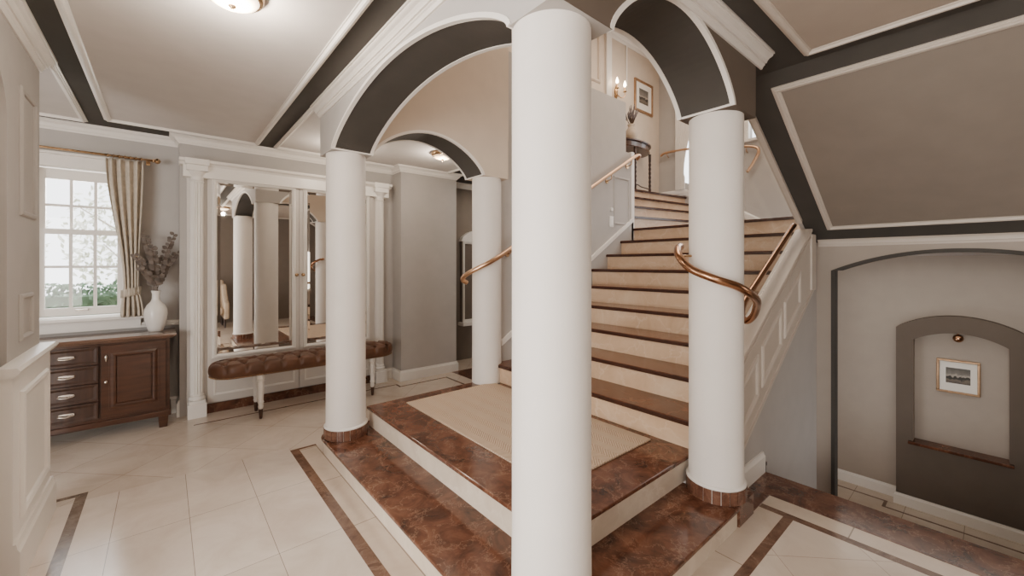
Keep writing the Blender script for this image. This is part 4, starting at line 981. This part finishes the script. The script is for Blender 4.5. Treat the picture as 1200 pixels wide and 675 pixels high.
# ------------------------------------------------------------------ arched wall and lower room
XW = 4.65; oy0, oy1, osp, oap = -0.585, 0.965, 1.395, 1.575
def arc(y0, y1, zsp, zap, n=28):
    c = (y0+y1)/2; a = (y1-y0)/2; r = zap-zsp; Rr = (a*a+r*r)/(2*r)
    return [(c-a+2*a*i/n, zap-Rr+math.sqrt(max(0, Rr*Rr-(-a+2*a*i/n)**2))) for i in range(n+1)]
def arch_wall(x0, x1, ya, yb, z0, z1, y0, y1, zsp, zap, name, mats, bottom=None):
    ar = arc(y0, y1, zsp, zap); mb = MB()
    mb.box(x0, x1, ya, y0, z0, z1); mb.box(x0, x1, y1, yb, z0, z1)
    if bottom is not None: mb.box(x0, x1, y0, y1, z0, bottom)
    for i in range(len(ar)-1):
        (a0, b0), (a1, b1) = ar[i], ar[i+1]
        mb.hull8([(x0, a0, b0), (x1, a0, b0), (x1, a1, b1), (x0, a1, b1)], [(x0, a0, z1), (x1, a0, z1), (x1, a1, z1), (x0, a1, z1)])
    return struct(name, mb, mats)
arch_wall(XW, XW+0.22, -2.5, 1.075, -1.3, 1.72, oy0, oy1, osp, oap, 'wall_arched', 'greige')
def arch_trim(name, x0, x1, y0, y1, z0, zsp, zap, w, mat):
    """liner of thickness w inside the opening"""
    ar = [(y0, z0)]+arc(y0, y1, zsp, zap)+[(y1, z0)]; mb = MB()
    inn = []
    for i, (a, b) in enumerate(ar):
        p0 = Vector(ar[max(0, i-1)]); p1 = Vector(ar[min(len(ar)-1, i+1)]); d = (p1-p0)
        if i == 0 or i == len(ar)-1: d = Vector((0, 1)) if i == 0 else Vector((0, -1))
        d.normalize(); inn.append((a+d.y*w, b-d.x*w))
    for i in range(len(ar)-1):
        a0, a1, c0, c1 = ar[i], ar[i+1], inn[i], inn[i+1]
        mb.hull8([(x0, *a0), (x0, *a1), (x0, *c1), (x0, *c0)], [(x1, *a0), (x1, *a1), (x1, *c1), (x1, *c0)])
    return struct(name, mb, mat)
arch_trim('trim_29', XW-0.01, XW+0.10, oy0, oy1, -1.3, osp, oap, 0.028, 'dark')
cornice('trim_30', [(XW, -2.5, 1.70), (XW, 1.06, 1.70)], 0.05, 0.085, side=1, mat='greige_shaded')
# lower room shell
mb = MB(); mb.box(6.6, 6.75, -3, 3, -1.3, 1.7); struct('wall_lower', mb, 'greige')
mb = MB(); mb.box(XW+0.1, 6.75, -3, 3, 1.55, 1.66); struct('ceiling_lower', mb, 'ceil')
mb = MB(); mb.box(XW+0.22, 6.6, -2.6, -2.5, -1.3, 1.55); mb.box(XW, 6.6, 1.9, 2.0, -1.3, 1.55); struct('wall_lower.001', mb, 'wall')
baseb('baseboard_lower', [(6.6, 3, -1.3), (6.6, 0.735, -1.3)], 1*-1, 0.13)
# projecting arched block with niche
ny0, ny1 = -0.235, 0.735; iy0, iy1 = -0.10, 0.593
ar_o = arc(ny0, ny1, 0.73, 0.892, 28); ar_i = arc(iy0, iy1, 0.60, 0.71, 28)
mb = MB(); xf, xb_ = 6.45, 6.6
def AO(i): return ar_o[i]
# face ring between outer and inner arch
mb.add([(xf, ny0, -1.3), (xf, iy0, -1.3), (xf, iy0, ar_i[0][1]), (xf, ny0, ar_o[0][1])], [(0,1,2,3)])
mb.add([(xf, ny1, -1.3), (xf, iy1, -1.3), (xf, iy1, ar_i[-1][1]), (xf, ny1, ar_o[-1][1])], [(0,1,2,3)])
mb.add([(xf, iy0, -1.3), (xf, iy1, -1.3), (xf, iy1, -0.55), (xf, iy0, -0.55)], [(0,1,2,3)])
for i in range(28):
    mb.add([(xf, *ar_i[i]), (xf, *ar_i[i+1]), (xf, *ar_o[i+1]), (xf, *ar_o[i])], [(0,1,2,3)])
    mb.add([(xf, *ar_o[i]), (xf, *ar_o[i+1]), (xb_, *ar_o[i+1]), (xb_, *ar_o[i])], [(0,1,2,3)])
mb.add([(xf, ny0, -1.3), (xb_, ny0, -1.3), (xb_, ny0, 0.73), (xf, ny0, 0.73)], [(0,1,2,3)]); mb.add([(xf, ny1, -1.3), (xb_, ny1, -1.3), (xb_, ny1, 0.73), (xf, ny1, 0.73)], [(0,1,2,3)])
struct('wall_niche', mb, 'niche')
mb = MB(); xn = 6.595
for i in range(28): mb.add([(xf, *ar_i[i]), (xf, *ar_i[i+1]), (xn, *ar_i[i+1]), (xn, *ar_i[i])], [(0,1,2,3)])
mb.add([(xf, iy0, -0.55), (xn, iy0, -0.55), (xn, iy0, 0.60), (xf, iy0, 0.60)], [(0,1,2,3)]); mb.add([(xf, iy1, -0.55), (xn, iy1, -0.55), (xn, iy1, 0.60), (xf, iy1, 0.60)], [(0,1,2,3)])
mb.add([(xn, iy0, -0.55), (xn, iy1, -0.55), (xn, iy1, 0.60), (xn, iy0, 0.60)]+[(xn, *p) for p in ar_i[1:-1]], [(0,1,2,3)]+[])
mb.add([(xn, *p) for p in ar_i], [tuple(range(29))])
struct('wall_niche.001', mb, 'greige')
mb = MB(); mb.box(6.40, 6.59, iy0-0.03, iy1+0.04, -0.575, -0.545); struct('trim_31', mb, 'tread', bevel=0.005)
baseb('baseboard_niche', [(6.6, ny1, -1.3), (6.45, ny1, -1.3), (6.45, ny0, -1.3), (6.6, ny0, -1.3)], -1, 0.125)
picture('X', (6.595, 0.255, 0.225), 0.325, 0.365, 'gold framed print hanging inside the arched niche of the lower room', (0.56, 0.46))
# spot in niche
t = thing('niche_spotlight', 'small copper ball spotlight under the top of the arched niche', 'spotlight', (6.53, 0.25, 0.66))
mb = MB(); 
pr = [(0.042*math.sin(math.pi*i/10)+0.0005, -0.042*math.cos(math.pi*i/10)) for i in range(11)]
mb.lathe(pr, (6.50, 0.25, 0.655), 20, False, False); mb.build('ball', 'copper', t, smooth=True)
mb = MB(); mb.tube([(6.50, 0.25, 0.69), (6.50, 0.25, 0.712)], 0.01, 10); mb.build('mount', 'copper', t)

# ------------------------------------------------------------------ ceiling lamps
def dome(x, y, label, mat='dome', r=0.112):
    t = thing('ceiling_lamp', label, 'ceiling lamp', (x, y, ZC-0.004), 'round flush ceiling lamps')
    mb = MB(); mb.lathe([(r+0.010, 0.0), (r+0.012, -0.02), (r+0.004, -0.034), (r-0.01, -0.036)], (x, y, ZC-0.004), 48, False, False); mb.build('rim', 'brass', t, smooth=True)
    mb = MB(); mb.lathe([(0.004, -0.072), (0.04, -0.069), (0.075, -0.059), (0.098, -0.045), (r-0.004, -0.03)], (x, y, ZC-0.004), 48, True, False); mb.build('glass_dome', mat, t, smooth=True)
    mb = MB(); mb.lathe([(0.003, -0.092), (0.008, -0.086), (0.006, -0.081), (0.014, -0.077), (0.016, -0.069)], (x, y, ZC-0.004), 16); mb.build('finial', 'brass', t, smooth=True)
dome(0.23, 2.20, 'round brass-rimmed ceiling lamp at the top edge left of the arcade')
dome(2.33, 3.93, 'round brass-rimmed ceiling lamp seen small through the back arch', 'domed', 0.11)
dome(0.95, -0.75, 'round brass-rimmed ceiling lamp behind the camera, seen in the mirror')

# armchair behind the camera, seen in the mirror
t = thing('armchair', 'beige upholstered wing armchair reflected in the left wardrobe mirror', 'armchair', (0.75, -1.75, 0))
ax, ay = 0.75, -1.75
mb = MB(); mb.box(ax-0.28, ax+0.28, ay-0.25, ay+0.33, 0.30, 0.46); mb.build('seat_cushion', 'fabric', t, bevel=0.05, seg=4, smooth=False)
mb = MB(); mb.prism([(ay-0.36, 0.25), (ay-0.20, 0.25), (ay-0.24, 0.8), (ay-0.30, 1.08), (ay-0.42, 1.08), (ay-0.46, 0.9)], 'X', ax-0.33, ax+0.33); mb.build('backrest', 'fabric', t, bevel=0.05, seg=4)
for sg in (-1, 1):
    mb = MB(); mb.prism([(ay-0.3, 0.2), (ay+0.32, 0.2), (ay+0.34, 0.58), (ay+0.1, 0.63), (ay-0.15, 0.85), (ay-0.3, 1.0)], 'X', ax+sg*0.28, ax+sg*0.38); mb.build('armrest', 'fabric', t, bevel=0.03, seg=3)
    for yy in (ay-0.3, ay+0.27):
        mb = MB(); mb.lathe([(0.016, 0), (0.026, 0.22)], (ax+sg*0.30, yy, 0), 10); mb.build('leg', 'woodd', t)

# ------------------------------------------------------------------ camera
cam = bpy.data.cameras.new('camera'); co = bpy.data.objects.new('camera', cam); COL.objects.link(co)
fpx = 479.54; cam.sensor_width = 36; cam.lens = fpx/1200*36; cam.sensor_fit = 'HORIZONTAL'
cam.shift_y = -27.5/1200; cam.clip_start = 0.02
co.location = (0, 0, 1.45); co.rotation_euler = (R(90), 0, -R(40.322)); scene.camera = co

# ------------------------------------------------------------------ light
def area(name, loc, rot, sx, sy, e, c=(1, 0.93, 0.85)):
    l = bpy.data.lights.new(name, 'AREA'); l.shape = 'RECTANGLE'; l.size = sx; l.size_y = sy; l.energy = e; l.color = c
    o = bpy.data.objects.new(name, l); COL.objects.link(o); o.location = loc; o.rotation_euler = rot; return o
def point(name, loc, e, r=0.1, c=(1, 0.88, 0.74)):
    l = bpy.data.lights.new(name, 'POINT'); l.energy = e; l.shadow_soft_size = r; l.color = c
    o = bpy.data.objects.new(name, l); COL.objects.link(o); o.location = loc; return o
point('hall_lamp_light', (0.235, 2.20, 2.53), 26, 0.03)
point('rear_lamp_light', (2.33, 3.93, 2.53), 13, 0.03)
point('entrance_lamp_light', (0.95, -0.75, 2.53), 16, 0.03)
point('wardrobe_fill', (1.38, 4.30, 2.5), 11, 0.04)  # added point lamp without a fixture, brightens the column back and wardrobe
area('west_fill', (-2.95, 0.3, 1.35), (R(90), 0, R(-90)), 3.6, 1.9, 230, (1, 0.955, 0.91))  # added soft fill from the unseen left side, not an actual window
area('south_fill', (-1.3, -2.45, 1.5), (R(90), 0, R(-14)), 2.2, 1.9, 90, (1, 0.94, 0.88))  # added fill before the closed back wall, no window stands here
area('south_east_fill', (4.2, -2.2, 1.3), (R(90), 0, R(30)), 0.7, 1.4, 12, (1, 0.9, 0.8))  # added small fill for the right side, no fixture behind it
area('garden_light', (-0.5, 5.75, 2.4), (R(-70), 0, 0), 1.4, 1.2, 90, (1, 0.98, 0.95))
area('corridor_fill', (3.6, 4.5, 2.6), (0, 0, 0), 0.5, 0.5, 7, (1, 0.92, 0.82))  # added panel that lightens the corridor, no lamp hangs there
area('upper_hall_fill', (4.6, 2.4, 5.3), (0, 0, 0), 3.6, 1.6, 105, (1, 0.86, 0.72))  # added broad overhead fill for the upper stairwell, no fixture modelled
area('upper_window_light', (7.15, 2.0, 4.0), (R(90), 0, R(90)), 1.4, 1.4, 30, (0.96, 0.98, 1))
area('lower_room_fill', (5.6, 0.2, 1.5), (0, 0, 0), 1.0, 2.4, 11, (1, 0.93, 0.84))  # added overhead fill for the room beyond the arch, no fixture modelled
w = bpy.data.worlds.new('world'); scene.world = w; w.use_nodes = True
bg = w.node_tree.nodes['Background']; bg.inputs['Color'].default_value = (0.95, 0.97, 1.0, 1); bg.inputs['Strength'].default_value = 5.0
scene.view_settings.view_transform = 'AgX'; scene.view_settings.look = 'AgX - Base Contrast'; scene.view_settings.exposure = 0.13; scene.view_settings.gamma = 0.88
scene.cycles.use_denoising = True
scene.cycles.max_bounces = 8
